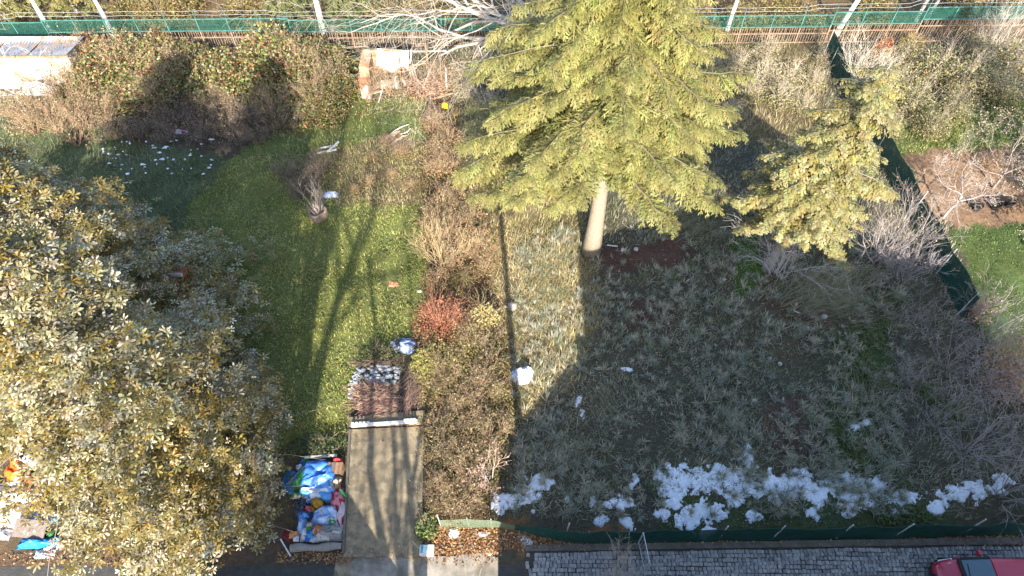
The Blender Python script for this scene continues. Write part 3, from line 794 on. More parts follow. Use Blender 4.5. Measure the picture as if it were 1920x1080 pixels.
# ------------------------------------------------------------------ north fence
FA, FB_ = at(-160, 98), at(2080, 76)
def fpt(x):
    u = (x - FA[0]) / (FB_[0] - FA[0]); return FA[1] + (FB_[1] - FA[1]) * u
fence = thing('steel_fence', 'long fence of rusty pickets topped with green mesh panels along the north side', 'fence', (0, fpt(0), 0))
x0f, x1f = -33.0, 36.0
b0 = B(); b0.box((0, 0, 0), (.07, .07, 2.55)); b1 = B()
npost = int((x1f - x0f) / 1.8)
pm = None; railm = None
def stepz(x):                   # the panels step up and down along the line
    return .10 if -29 < x < -14.2 else (-.02 if x < 17.8 else (.16 if x < 23.5 else .42))
picket_mesh = None; pickets = []; rest = B()
for i in range(npost + 1):
    x = x0f + i * 1.8; y = fpt(x); dz = stepz(x + .2)
    q = B(); q.box((x, y, .55 + dz / 2), (.075, .075, 1.1 + dz)); q.build('lower_post', M['rust'], fence)
    q = B(); q.box((x, y, 1.52 + dz), (.06, .06, .86)); q.bar((x, y, 1.9 + dz), (x, y - .02, 2.5 + dz), .028); q.build('upper_post', M['teal'], fence)
    if i == npost: break
    xa, xb = x + .04, x + 1.76; ya, yb = fpt(xa), fpt(xb)
    q = B(); q.bar((xa, ya, 1.93 + dz), (xb, yb, 1.93 + dz), .045); q.build('top_rail', M['teal'], fence)
    q = B(); q.bar((xa, ya, 1.16 + dz), (xb, yb, 1.16 + dz), .045); q.build('middle_rail', M['teal'], fence)
    q = B(); q.bar((xa, ya - .03, .74 + dz), (xb, yb - .03, .74 + dz), .05); q.build('picket_rail', M['rust'], fence)
    q = B(); q.bar((xa, ya - .03, .12), (xb, yb - .03, .12), .05); q.build('picket_rail', M['rust'], fence)
    q = B(); q.quad([[xa, ya + .012, 1.19 + dz], [xb, yb + .012, 1.19 + dz], [xb, yb + .012, 1.905 + dz], [xa, ya + .012, 1.905 + dz]], [[0, 1, 2, 3]])
    px, py = proj(x + .9, ya, 1.5)
    solid = px < 225 or px > 1660 or (650 < px < 800) or (390 < px < 440)
    q.build('mesh_panel', M['netpanel'] if solid else M['netopen'], fence)
    for k in range(11):
        xx = x + .12 + k * .156; pickets.append((xx, fpt(xx), dz))
pp_ = [(p, proj(p[0], p[1], .6)[0]) for p in pickets]
vis = [p for p, u in pp_ if 130 < u < 660 or 1330 < u < 1760]
hid = [p for p, u in pp_ if not (130 < u < 660 or 1330 < u < 1760)]
q = B(); q.box((0, 0, .56), (.026, .022, 1.06))
first = None
for p in vis[:300]:
    if first is None:
        first = o = q.build('picket', M['rust'], fence, origin=np.zeros(3))
    else:
        o = first.copy(); C.objects.link(o)
    o.location = (p[0] - fence.location[0], p[1] - fence.location[1], 0); o.rotation_euler = (rng.normal(0, .02), rng.normal(0, .025), 0); o.scale = (1, 1, 1 + p[2] / 1.1)
for p in hid + vis[300:]:
    rest.box((p[0], p[1], .56 + p[2] / 2), (.026, .022, 1.06 + p[2]))
tag(rest.build('pickets', M['rust'], fence), kind='stuff')
for zz_ in (2.2, 2.45):
    q = B()
    q.tube([[x, fpt(x) - .015, zz_ + stepz(x) + .02 * math.sin(x * 3)] for x in np.arange(x0f, x1f, .6)], .008, 3)
    q.build('wire', M['galv'], fence)

# ------------------------------------------------------------------ green net fence along the plot's right side
def net_fence(name, label, base, heights, m, thick=.012, seed=0, posts=(), post_h=1.6, wob=.05, lean=0.0, pr=.022, topcol=None):
    r = np.random.default_rng(seed)
    base = np.array(base); d = np.r_[0, np.cumsum(np.linalg.norm(np.diff(base[:, :2], axis=0), axis=1))]
    s = np.arange(0, d[-1], .12); X = np.interp(s, d, base[:, 0]); Y = np.interp(s, d, base[:, 1]); Hh = np.interp(s, d, heights)
    mid = len(base) // 2
    t = thing(name, label, 'fence', (base[mid][0], base[mid][1], 0))
    tx = np.gradient(X); ty = np.gradient(Y); L = np.hypot(tx, ty); nx, ny = -ty / L, tx / L
    rows = 9; b = B(); V = []
    for k in range(rows):
        u = k / (rows - 1)
        off = wob * (fbm(s * 1.6, np.full_like(s, u * 2.0), seed) - .5) * 2 * (1 if 0 < k else .4) + lean * u
        sag = .05 * np.sin(s * 2.1 + seed) * u + .06 * (fbm(s * .9, s * 0, seed + 3) - .5) * u
        V.append(np.stack([X + nx * off, Y + ny * off, .02 + (Hh + sag) * u], -1))
    V = np.array(V); n = len(s); idx = np.arange(rows * n).reshape(rows, n)
    Q = np.stack([idx[:-1, :-1], idx[:-1, 1:], idx[1:, 1:], idx[1:, :-1]], -1).reshape(-1, 4)
    b.quad(V.reshape(-1, 3), Q)
    b.build('net', m, t, True)
    hem = B(); hem.tube(V[-1][::2], .014, 4); hem.build('top_cord', m, t)
    for (pu, ph, lx, ly) in posts:
        k = min(int(pu / d[-1] * (n - 1)), n - 1) if pu <= d[-1] else n - 1
        q = B(); q.tube([[X[k] + nx[k] * .05, Y[k] + ny[k] * .05, -.1], [X[k] + nx[k] * .05 + lx, Y[k] + ny[k] * .05 + ly, ph]], pr, 7, (1, 1, 1)); q.build('post', M['galv'], t)
    return t
nb = [(19.75, 16.7), (19.7, 18.4), (19.5, 22), (19.3, 26), (19.1, 29.5), (18.9, 34.2), (18.7, 35.6)]
net_fence('green_net_fence', 'dark green shade net fence dividing the yard from the tilled garden', nb, [1.5, 1.5, 1.5, 1.6, 1.6, 1.75, 1.8], M['net'], seed=5,
          posts=[(.3, 1.6, .05, 0), (2.6, 1.75, .03, 0), (6.0, 1.9, .06, 0), (10.5, 1.9, .05, 0), (14, 1.9, .05, 0), (18, 2.1, .1, 0), (20.4, 2.0, .02, 0)], wob=.07)
bp = [(828, 991), (880, 990), (930, 991), (965, 994), (1000, 1004), (1040, 1014), (1110, 1023), (1195, 1019), (1300, 1018), (1450, 1014), (1570, 1013), (1680, 1011), (1800, 1008), (1930, 1003), (2150, 998)]
bb = [tuple(at(*p)[:2]) for p in bp]
dd = np.r_[0, np.cumsum([math.dist(bb[i], bb[i + 1]) for i in range(len(bb) - 1)])]
net_fence('sunlit_net_fence', 'short stretch of net fence with sunlight put into its pale colour, above the fallen brown leaves', bb[:4], [.85, .9, .8, .35], M['sunlitnet'], seed=8, posts=[(.03, 1.35, -.05, 0), (1.0, .95, 0, 0), (1.85, .9, 0, .0)], wob=.06)
net_fence('green_net_fence', 'sagging dark green net fence along the cobbled pavement', bb[3:], [.35, .75, 1.05, 1.25, 1.2, 1.2, 1.2, 1.2, 1.2, 1.2, 1.2, 1.2], M['net'], seed=9,
          posts=[(dd[i] - dd[3] + a, h, lx, ly) for i, a, h, lx, ly in ((5, .35, 1.6, .1, .12), (7, -.15, 1.25, .0, .1), (8, 1.0, 1.5, 0, .06), (9, .0, 1.55, .0, .0), (10, .0, 1.6, .02, 0), (11, -.1, 1.6, .05, 0), (12, .05, 1.75, .05, .05), (13, .3, 1.6, 0, 0))], wob=.09, lean=.06, pr=.024)
ga = at(1196, 1020); gt = thing('metal_gate', 'narrow open metal gate frame at the sagging net fence', 'gate', ga)
gb = at(1207, 1073)
q = B()
for (u, z) in ((0, .0), (1, .0)):
    p = ga * (1 - u) + gb * u; q.bar((p[0], p[1], .02), (p[0], p[1], 1.3), .04)
q.bar((ga[0], ga[1], 1.28), (gb[0], gb[1], 1.28), .025); q.bar((ga[0], ga[1], .2), (gb[0], gb[1], .2), .02)
q.build('frame', M['galv'], gt)
for k in range(1, 6):
    p = ga * (1 - k / 6) + gb * k / 6; q = B(); q.bar((p[0], p[1], .22), (p[0], p[1], 1.26), .010); q.build('bar', M['galv'], gt)

# ------------------------------------------------------------------ brick hut under the silvery trees
def tile_roof(t, x0, x1, ye, ze, yr, zr, name='roof'):
    b = B(); b.quad([[x0, ye, ze], [x1, ye, ze], [x1, yr, zr], [x0, yr, zr], [x0, ye, ze - .1], [x1, ye, ze - .1], [x1, yr, zr - .1], [x0, yr, zr - .1]],
                    [[0, 1, 2, 3], [7, 6, 5, 4], [0, 4, 5, 1], [1, 5, 6, 2], [2, 6, 7, 3], [3, 7, 4, 0]])
    ro = b.build(name, M['brick'], t)
    d = np.array([0, yr - ye, zr - ze]); L = np.linalg.norm(d); d /= L
    an_ = math.atan2(d[2], d[1])
    q = B(); w = .29
    a = np.linspace(0, math.pi, 5); prof = np.c_[-np.cos(a) * w / 2, np.sin(a) * .07 + .015]
    V = np.concatenate([np.c_[prof[:, 0], np.full(5, -.2), prof[:, 1] + .02], np.c_[prof[:, 0] * .9, np.full(5, .2), prof[:, 1]]])
    q.quad(V, [[i, i + 1, i + 6, i + 5] for i in range(4)]); f = None
    for r_ in range(int(L / .36)):
        for c_ in range(int((x1 - x0) / .3)):
            if f is None: f = o = q.build('roof_tile', M['brick'], ro, origin=np.zeros(3))
            else: o = f.copy(); C.objects.link(o)
            pp = np.array([x0 + .15 + c_ * .3, ye, ze]) + d * (.18 + r_ * .36) - np.array(t.location)
            o.location = [float(k) for k in pp + np.array([0, 0, .012])]; o.rotation_euler = (an_ if an_ < 1.6 else an_ - math.pi, 0, rng.normal(0, .02))
hut = thing('brick_hut', 'small brick hut with a red tiled roof under the silvery evergreens', 'hut', (-17.2, 16.95, 0))
b = B(); b.box((-17.2, 16.95, 0.95), (7.0, 2.2, 1.9)); b.build('wall', M['render'], hut)
for sx in (-20.7, -13.9):
    b = B(); b.add([[sx, 15.85, 1.9], [sx, 18.05, 1.9], [sx, 16.95, 2.65], [sx + .2, 15.85, 1.9], [sx + .2, 18.05, 1.9], [sx + .2, 16.95, 2.65]], [[0, 2, 1], [3, 4, 5], [0, 3, 5], [0, 5, 2], [1, 2, 5], [1, 5, 4]]); b.build('gable', M['brick'], hut)
tile_roof(hut, -20.9, -13.5, 15.7, 1.85, 16.95, 2.75); tile_roof(hut, -20.9, -13.5, 18.2, 1.85, 16.95, 2.75)
b = B(); b.tube([[-20.9, 16.95, 2.82], [-13.5, 16.95, 2.82]], .09, 6); b.build('ridge', M['render'], hut)
b = B(); b.box((-13.6, 15.2, .8), (.22, 1.1, 1.6)); b.build('side_wall', M['render'], hut)
b = B(); b.box((-13.67, 16.9, .95), (.06, .85, 1.85)); b.build('door', M['rust'], hut)

# ------------------------------------------------------------------ shed with corrugated roof by the north fence
sh = thing('tin_roof_shed', 'white shed with a rusty corrugated roof against the north fence', 'shed', (-28.6, 33.9, 0))
b = B(); b.box((-28.6, 34.0, .95), (7.4, 1.9, 1.9)); b.build('wall', pmat('limewash_shadow_vine_streaks', (.42, .38, .32), (.66, .63, .57), 2.6, .9, .4, 14, c3=(.34, .24, .15), s3=1.3), sh)  # brown streaks paint in bare-tree shadows as well as brown vines
def corrugated(t, x0, x1, ya, za, yb, zb, m, name='roof_sheet', pitch=.18, amp=.03):
    xs = np.arange(x0, x1 + .01, pitch / 4); zz = amp * np.sin(xs / pitch * 2 * math.pi)
    b = B(); n = len(xs)
    V = np.concatenate([np.c_[xs, np.full(n, ya), za + zz], np.c_[xs, np.full(n, yb), zb + zz]])
    Q = [[i, i + 1, n + i + 1, n + i] for i in range(n - 1)]
    b.quad(V, Q); return b.build(name, m, t)
M['zinc'] = pmat('weathered_zinc', (.20, .21, .24), (.40, .40, .42), 2.2, .6, .1, 20, metallic=.2, c3=(.40, .30, .24), s3=1.4)
M['rustsheet'] = pmat('rusted_roof_sheet', (.36, .13, .07), (.50, .26, .16), 3, .85, .2, 20)
M['cardboard'] = pmat('weathered_brown_board', (.26, .17, .10), (.44, .33, .22), 3, .9, .3, 20, c3=(.36, .16, .08), s3=2)
for k, (xa, xb) in enumerate(((-32.8, -30.9), (-30.86, -28.9), (-28.86, -26.9), (-26.86, -24.75))):
    corrugated(sh, xa, xb, 32.75, 2.12 + .01 * k, 35.1, 1.78 + .01 * k, M['rustsheet'] if k == 0 or k == 1 else M['zinc'])
b = B(); b.box((-28.7, 32.86, 2.0), (8.0, .1, .13)); b.build('fascia', M['rustsheet'], sh)
b = B(); b.box((-27.1, 33.02, .85), (.75, .06, 1.5)); dw = b.build('door', M['render'], sh)
b = B(); b.box((-29.6, 33.02, 1.2), (.8, .06, .6)); wv = b.build('window', M['glass'], sh)
b = B(); b.box((-29.6, 32.98, .87), (.95, .12, .05)); b.build('sill', M['white'], wv)

# ------------------------------------------------------------------ crumpled sheets, bags and other rubbish
def crumple(name, label, c, w, d, h, col, seed, m='plastic', rot=0.0, cat='sheet', col2=None, fold=1.0, flat=.35, z0=0.0, group=None, n=26):
    """draped crumpled sheet or soft bag lying on the ground or heap: domed, folded, irregular outline"""
    r = np.random.default_rng(seed)
    u, v = np.meshgrid(np.linspace(-1, 1, n), np.linspace(-1, 1, n))
    rr = np.maximum(np.abs(u) ** 2.6 + np.abs(v) ** 2.6, 1e-6) ** (1 / 2.6)
    f1 = fbm(u * 1.5 * fold + seed, v * 1.5 * fold, seed, 3); f2 = np.abs(fbm(u * 3.2 * fold + 9, v * 3.2 * fold + seed, seed + 5, 3) - .5)
    z = h * (np.clip(1 - rr ** 2, 0, 1) ** .55 * (flat + .9 * f1) + .95 * (.25 - f2) * np.clip(1.15 - rr, 0, 1))
    z = np.maximum(z, .012 + .02 * f1)
    ox = (fbm(u * 2 + 3, v * 2, seed + 11) - .5) * .55; oy = (fbm(u * 2, v * 2 + 8, seed + 17) - .5) * .55
    X = (u + ox) * w / 2; Y = (v + oy) * d / 2; ca, sa = math.cos(rot), math.sin(rot)
    base = zg(c[0], c[1]) + z0
    V = np.stack([c[0] + X * ca - Y * sa, c[1] + X * sa + Y * ca, base + z], -1).reshape(-1, 3)
    under = V.copy(); under[:, 2] = base - .01
    idx = np.arange(n * n).reshape(n, n)
    Q = np.stack([idx[:-1, :-1], idx[:-1, 1:], idx[1:, 1:], idx[1:, :-1]], -1).reshape(-1, 4)
    cc = np.tile(np.array(col, float), (n * n, 1))
    if col2 is not None:
        k = (fbm(u * 1.8 + seed * 3, v * 1.8, seed + 21) > .52).reshape(-1); cc[k] = col2
    b = B(); b.quad(V, Q, cc)
    ring = np.concatenate([idx[0, :-1], idx[:-1, -1], idx[-1, :0:-1], idx[:0:-1, 0]])
    k = len(ring); b.quad(np.concatenate([V[ring], under[ring]]), [[(i + 1) % k, i, k + i, k + (i + 1) % k] for i in range(k)], np.concatenate([cc[ring], cc[ring]]))
    o = b.build(name, M[m], None, True, origin=np.array([c[0], c[1], base]))
    return tag(o, label, cat, group)
BLUE, LBLUE, WHT, GRN, RED, TAN, DK = (.02, .10, .42), (.10, .32, .62), (.70, .70, .72), (.03, .30, .06), (.38, .03, .05), (.36, .24, .13), (.03, .035, .05)
# heap beside the drive
crumple('tarpaulin', 'royal blue tarpaulin with white creases on the rubbish heap by the drive', at(598, 893), 1.5, 1.25, .55, BLUE, 1, col2=(.07, .22, .6))
crumple('tarpaulin', 'bright sky-blue and white plastic sheet below the royal blue tarpaulin', at(597, 925), 1.35, .75, .42, LBLUE, 2, col2=WHT)
crumple('tarpaulin', 'narrow bright green tarpaulin strip on the rubbish heap', at(572, 893), .6, 1.3, .34, GRN, 3, rot=-.25, col2=(.12, .42, .05))
crumple('tarpaulin', 'dark green sheet at the edge of the heap under silvery boughs', at(552, 903), .75, .9, .3, (.015, .12, .05), 4, col2=(.02, .09, .25))
crumple('cloth', 'crimson cloth lying against the tan tub', at(634, 935), .5, .85, .34, RED, 5, m='cloth', rot=.3, col2=(.55, .22, .25))
crumple('plastic_bag', 'pale blue plastic bags with a red strap in the middle of the heap', at(612, 968), 1.0, .8, .44, (.22, .36, .62), 6, col2=(.50, .60, .75), fold=1.5, cat='bag')
crumple('sack', 'black-blue refuse sack beside the silvery boughs', at(570, 955), .75, .8, .4, DK, 7, col2=(.03, .06, .14), cat='bag')
crumple('sack', 'dark sack with a mustard rim on the heap', at(597, 947), .55, .5, .42, (.05, .045, .02), 8, m='cloth', col2=(.36, .20, .03), cat='bag', z0=.05)
crumple('cloth', 'maroon and white cloth bundle near the drive edge', at(640, 960), .4, .9, .3, (.28, .03, .06), 9, m='cloth', col2=(.55, .45, .48))
crumple('cloth', 'matted off-white fabric bundle at the foot of the heap', at(612, 1000), 1.15, .6, .42, (.52, .50, .47), 10, m='cloth', col2=(.30, .28, .27), fold=2.2)
crumple('cloth', 'rust-orange cloth tucked into the off-white bundle', at(601, 997), .5, .4, .5, (.42, .13, .05), 11, m='cloth', col2=(.5, .3, .22), fold=1.6)
crumple('plastic_bag', 'white shopping bag at the lowest corner of the heap', at(578, 1003), .5, .5, .32, (.68, .66, .66), 12, col2=(.5, .5, .55), fold=1.8, cat='bag')
crumple('tarpaulin', 'upright light blue sheet scrap beside the dark sack', at(567, 985), .3, .8, .3, (.30, .45, .72), 13)
crumple('cloth', 'dark maroon rag under the silvery boughs near the white stick', at(545, 1005), .6, .4, .24, (.14, .03, .035), 14, m='cloth')
tt_ = thing('tile_stack', 'stack of brown curved roof tiles on the heap by the drive', 'tiles', at(630, 885))
for k in range(4):
    p = at(620 + k * 7.2, 884); a = np.linspace(0, math.pi, 7); L = .42
    for lay in range(3):
        q = B(); r1 = .085
        V = np.concatenate([np.c_[p[0] - np.cos(a) * r1, np.full(7, p[1] - L / 2 - .02 * lay), np.sin(a) * r1 + .16 * lay], np.c_[p[0] - np.cos(a) * r1, np.full(7, p[1] + L / 2), np.sin(a) * r1 + .16 * lay]])
        q.quad(V, [[i, i + 1, i + 8, i + 7] for i in range(6)], np.array([(.22, .15, .10), (.17, .14, .13), (.30, .19, .12), (.25, .15, .09)][k])); q.build('tile', M['rough'], tt_)
tb_ = thing('wooden_tub', 'tan wooden half tub below the tile stack', 'tub', at(629, 913))
p = at(629, 905)
for k in range(7):
    a0 = math.pi * (k + .05) / 7; a1 = math.pi * (k + .95) / 7; q = B()
    R1, R2 = .27, .20
    V = [[p[0] - math.cos(a) * R, y, .03 + math.sin(a) * R * .9] for (y, R) in ((p[1] - .30, R2), (p[1] + .16, R1)) for a in (a0, a1)]
    V2 = [[v[0] * 1 + (p[0] - v[0]) * .09, v[1], v[2] * .9] for v in V]
    q.quad(V + V2, [[0, 1, 3, 2], [6, 7, 5, 4], [0, 2, 6, 4], [1, 5, 7, 3], [0, 4, 5, 1], [2, 3, 7, 6]], np.array((.42, .27, .14)) * rng.uniform(.8, 1.1)); q.build('stave', M['rough'], tb_)
q = B(); q.tube([[p[0] - math.cos(a) * .285, p[1] + .05, .03 + math.sin(a) * .26] for a in np.linspace(0, math.pi, 9)], .012, 4, (.1, .08, .07)); q.build('hoop', M['rough'], tb_)
def plank(name, label, p0, p1, w, h, col, cat='plank', z=0.0, m='rough', group=None):
    p0 = np.array(p0, float); p1 = np.array(p1, float); p0[2] += h / 2 + z; p1[2] += h / 2 + z
    c = (p0 + p1) / 2; b = B(); b.bar(p0, p1, w, h, col)
    return tag(b.build(name, M[m], None, origin=np.array([c[0], c[1], min(p0[2], p1[2])])), label, cat, group)
plank('plank', 'pale plank at the top of the rubbish heap', at(574, 862), at(634, 858), .1, .06, (.55, .50, .45), z=.18)
plank('plank', 'dark plank lying behind the pale one on the heap', at(578, 856), at(632, 853), .14, .05, (.10, .09, .09), z=.1)
plank('stick', 'white stick leaning out below the heap towards the street', at(527, 1012), at(546, 1044), .05, .05, (.7, .7, .7), 'stick', z=.04)
plank('pole', 'thin dark bar slanting across the green tarpaulin', at(543, 915), at(574, 882), .05, .05, (.16, .17, .2), 'bar', z=.34)
q = B(); pa, pb = at(546, 1030), at(642, 1026)
sxx = np.linspace(0, 1, 12); q.tube([pa * (1 - s) + pb * s + [0, .02 * math.sin(s * 9), .12] for s in sxx], .13 + .025 * np.sin(sxx * 11), 9, (.27, .24, .21))
tag(q.build('log', M['rough'], None, False, origin=(pa + pb) / 2), 'weathered grey log at the street edge of the heap', 'log')
SC = [(.5, .5, .55), (.03, .12, .4), (.4, .05, .06), (.05, .05, .06), (.55, .42, .3), (.12, .3, .5), (.5, .22, .08), (.04, .2, .08), (.25, .2, .17), (.6, .6, .62)]
rs_ = np.random.default_rng(88)
for k in range(34):
    px_, py_ = (rs_.uniform(552, 645), rs_.uniform(868, 1015)) if k < 22 else (rs_.uniform(0, 170), rs_.uniform(900, 1050))
    crumple('litter_scrap', 'small crumpled scrap of coloured plastic or cloth on the rubbish heap by the drive' if k < 22 else 'small crumpled scrap of coloured plastic or cloth among the tarpaulins at the street end', at(px_, py_), rs_.uniform(.15, .38), rs_.uniform(.12, .34), rs_.uniform(.1, .3), SC[rs_.integers(10)], 900 + k, m='cloth' if k % 2 else 'plastic', rot=rs_.uniform(0, 3), cat='litter', col2=SC[rs_.integers(10)], fold=1.4, z0=.18 if k < 22 else .02, group='scraps on the heap by the drive' if k < 22 else 'scraps among the street-end tarpaulins', n=12)
# yard at the street's left end
crumple('cloth', 'vivid orange cloth draped over the far end of the tarpaulin yard', at(38, 884), .8, .9, .7, (.75, .13, .02), 21, m='cloth', col2=(.85, .20, .05))
crumple('cloth', 'red-orange flattened cloth strip in front of the vivid orange one', at(52, 900), 1.2, .5, .4, (.65, .10, .04), 22, m='cloth', col2=(.62, .5, .45))
crumple('plastic_bag', 'round white plastic bag beside the orange cloth', at(62, 866), .6, .6, .5, (.8, .8, .8), 23, cat='bag')
crumple('tarpaulin', 'dark charcoal sheet above the beige tarpaulins', at(25, 912), 1.9, .5, .25, (.06, .055, .06), 24, col2=(.3, .28, .28))
crumple('tarpaulin', 'creased off-white tarpaulin at the end of the yard', at(40, 932), 1.7, .75, .28, (.72, .62, .54), 25, col2=(.78, .74, .7), flat=.6)
crumple('tarpaulin', 'beige creased tarpaulin below the off-white one', at(20, 968), 1.9, .9, .22, (.62, .49, .40), 26, col2=(.68, .58, .50), flat=.7, rot=.12)
crumple('tarpaulin', 'small folded grey-beige sheet overlapping the beige tarpaulin', at(12, 945), .8, .5, .34, (.38, .33, .30), 27)
crumple('tarpaulin', 'azure plastic sheet with a white fold under the silvery boughs', at(88, 972), 1.1, .5, .3, (.05, .30, .62), 28, col2=(.62, .70, .8))
crumple('tarpaulin', 'bright blue rolled tarpaulin beneath the grey board', at(72, 1018), 1.35, .38, .3, (.01, .17, .50), 29, col2=(.02, .22, .60), rot=.05)
crumple('plastic_bag', 'pale blue bag strewn at the end of the grey board', at(150, 1002), .5, .4, .2, (.3, .42, .6), 30, cat='bag')
crumple('plastic_bag', 'pink and white plastic litter by the street verge', at(85, 1040), .7, .28, .1, (.6, .45, .45), 31, col2=(.3, .45, .6), cat='bag', fold=2)
q = B(); c = at(66, 997); q.box((c[0], c[1], .34), (1.15, .62, .03), (.20, .165, .14), M=Matrix.Rotation(.32, 3, 'X') @ Matrix.Rotation(-.08, 3, 'Z'))
tag(q.build('board', M['rough'], None, origin=np.array([c[0], c[1], .2])), 'grey weathered board leaning on the blue roll', 'board')
crumple('plastic_bag', 'small grey bag lying on the grass by the beige tarpaulin', at(10, 1000), .55, .5, .25, (.3, .3, .32), 32, cat='bag')

# ------------------------------------------------------------------ low notched beam, brushwood, stone heap on the drive's upper end
bm = thing('notched_beam', 'low white concrete beam with toothed ends across the head of the drive', 'beam', at(722, 797))
pa, pb = at(661, 803), at(784, 795)
q = B(); q.bar(pa + [0, 0, .25], pb + [0, 0, .25], .10, .13); q.build('beam', M['white'], bm)
for k in (0, 1, 2, 3, 4, 13.6, 14.4, 15.2, 16):
    u = .03 + k * .058; c = pa * (1 - u) + pb * u; q = B(); q.box((c[0], c[1], .38), (.10, .09, .13)); q.build('tooth', M['white'], bm)
br = thing('brushwood_pile', 'pile of reddish pruned twigs at the head of the drive', 'branches', G(712, 750))
q = B(); r = np.random.default_rng(3)
def twig_heap(q, c, n, sx, sy, h, ang, r, col, L=(.8, 1.7)):
    for k in range(n):
        p = np.array([c[0] + r.normal(0, sx), c[1] + r.normal(0, sy), 0]); z = max(.03, h * math.exp(-((p[0] - c[0]) / sx / 1.4) ** 2) * r.random())
        a = ang + r.normal(0, .55); l = r.uniform(*L); d = np.array([math.cos(a), math.sin(a), 0]); s = np.linspace(-.5, .5, 4)
        P = p + d * (s * l)[:, None] + np.stack([r.normal(0, .03, 4), r.normal(0, .03, 4), z + .05 + r.normal(0, .05, 4)], -1)
        q.tube(P, [.010, .008, .006, .003], 3, np.array(col[r.integers(len(col))]) * r.uniform(.7, 1.25), cap=False)
TW = [(.30, .16, .13), (.24, .12, .10), (.42, .28, .22), (.17, .11, .09), (.34, .26, .16)]
twig_heap(q, G(710, 756), 330, .42, .32, .55, .3, r, TW, (.4, 1.3)); twig_heap(q, G(698, 738), 170, .38, .22, .45, -.35, r, TW, (.4, 1.2)); twig_heap(q, G(725, 766), 110, .4, .16, .35, .15, r, TW, (.3, 1.0))
o = q.build('sticks', M['twig'], br); tag(o, kind='stuff')
br2 = thing('brushwood_pile', 'small dark heap of twigs between the stones and the bramble', 'branches', G(772, 745))
q = B(); twig_heap(q, G(770, 740), 110, .3, .55, .4, 1.3, r, [(.16, .11, .09), (.24, .15, .12)]); tag(q.build('sticks', M['twig'], br2), kind='stuff')
br3 = thing('brushwood_pile', 'thin line of dark sticks laid above the stone heap', 'branches', G(715, 684))
q = B(); twig_heap(q, G(715, 683), 60, .5, .08, .25, 0, r, [(.12, .09, .08), (.2, .13, .1)], (.6, 1.1)); tag(q.build('sticks', M['twig'], br3), kind='stuff')
st = thing('stone_heap', 'heap of blue-grey rubble stones above the brushwood', 'stones', G(712, 706))
def stone_mesh(q, c, s, r, col):
    V = []; T = []
    phi = [(-.9), (-.1), (.75)]
    V.append([0, 0, -.8])
    for k, z in enumerate((-.45, .35)):
        for j in range(6):
            a = j * math.pi / 3 + k * .5; rr = (1.0 if k == 0 else .85) * r.uniform(.8, 1.15); V.append([math.cos(a) * rr, math.sin(a) * rr * .85, z + r.normal(0, .08)])
    V.append([r.normal(0, .15), r.normal(0, .15), .75])
    for j in range(6):
        j2 = (j + 1) % 6; T += [[0, 1 + j2, 1 + j], [1 + j, 1 + j2, 7 + j2], [1 + j, 7 + j2, 7 + j], [7 + j, 7 + j2, 13]]
    q.add(np.array(V) * s + np.array(c), T, col)
for k in range(95):
    u, v = r.random(), r.random(); px = 673 + 76 * u - 6 * v; py = 688 + 34 * v
    if u < .22: px -= 4 * v * 3
    c = G(px, py); s = r.uniform(.075, .13); q = B()
    stone_mesh(q, c + [0, 0, .06 + .16 * math.sin(u * 3.1) * r.random()], s, r, np.array((.34, .35, .37)) * r.uniform(.65, 1.2)); q.build('stone', M['rough'], st)
for k in range(26):
    c = G(668 - r.random() * 14, 715 + r.random() * 40); q = B(); stone_mesh(q, c + [0, 0, .04], r.uniform(.05, .1), r, np.array((.40, .38, .36)) * r.uniform(.7, 1.2)); q.build('stone', M['rough'], st)
crumple('plastic_sheet', 'torn blue-grey plastic sheet caught in the shrubs above the stone heap', G(757, 648), 1.1, .75, .42, (.24, .32, .48), 51, col2=(.03, .035, .05), fold=1.4)
crumple('plastic_bag', 'bulging white plastic bag in the straw beside the pole shadow', G(981, 704), .85, .75, .45, (.62, .63, .68), 52, cat='bag', col2=(.72, .72, .74))
crumple('plastic_bag', 'small blue and white plastic bag left of the bulging white one', G(966, 702), .35, .4, .25, (.35, .5, .72), 53, cat='bag', col2=(.7, .7, .75))
q = B(); c = G(960, 576); stone_mesh(q, c + [0, 0, .12], .24, r, (.33, .30, .28)); tag(q.build('boulder', M['rough'], None, origin=c), 'rounded grey boulder in the straw beside the pole shadow', 'stone')
# white box lid, sheets and paper by the street
bx = thing('foam_box', 'white box with blue stripes lying at the corner of the drive', 'box', at(801, 1033, 0))
c = at(801, 1034); q = B(); q.box((c[0], c[1], .09), (.50, .36, .18)); q.build('body', M['white'], bx)
q = B(); q.box((c[0] - .17, c[1] + .03, .184), (.09, .26, .006), (.03, .35, .48)); q.build('stripe', M['plain'], bx)
q = B(); q.box((c[0] + .02, c[1] + .08, .184), (.06, .16, .006), (.10, .5, .6)); q.build('stripe', M['plain'], bx)
crumple('plastic_bag', 'square white plastic scrap on the sunlit brown leaves', at(851, 1000), .42, .42, .16, (.78, .77, .76), 54, cat='bag')
crumple('paper', 'cream paper scrap at the edge of the pale pavement', at(917, 1038), .3, .28, .05, (.62, .52, .36), 55, m='cloth')
crumple('plastic_bag', 'crumpled white and lilac litter on the sunlit brown leaves', at(905, 1003), .5, .22, .12, (.6, .58, .6), 56, cat='bag', fold=2)

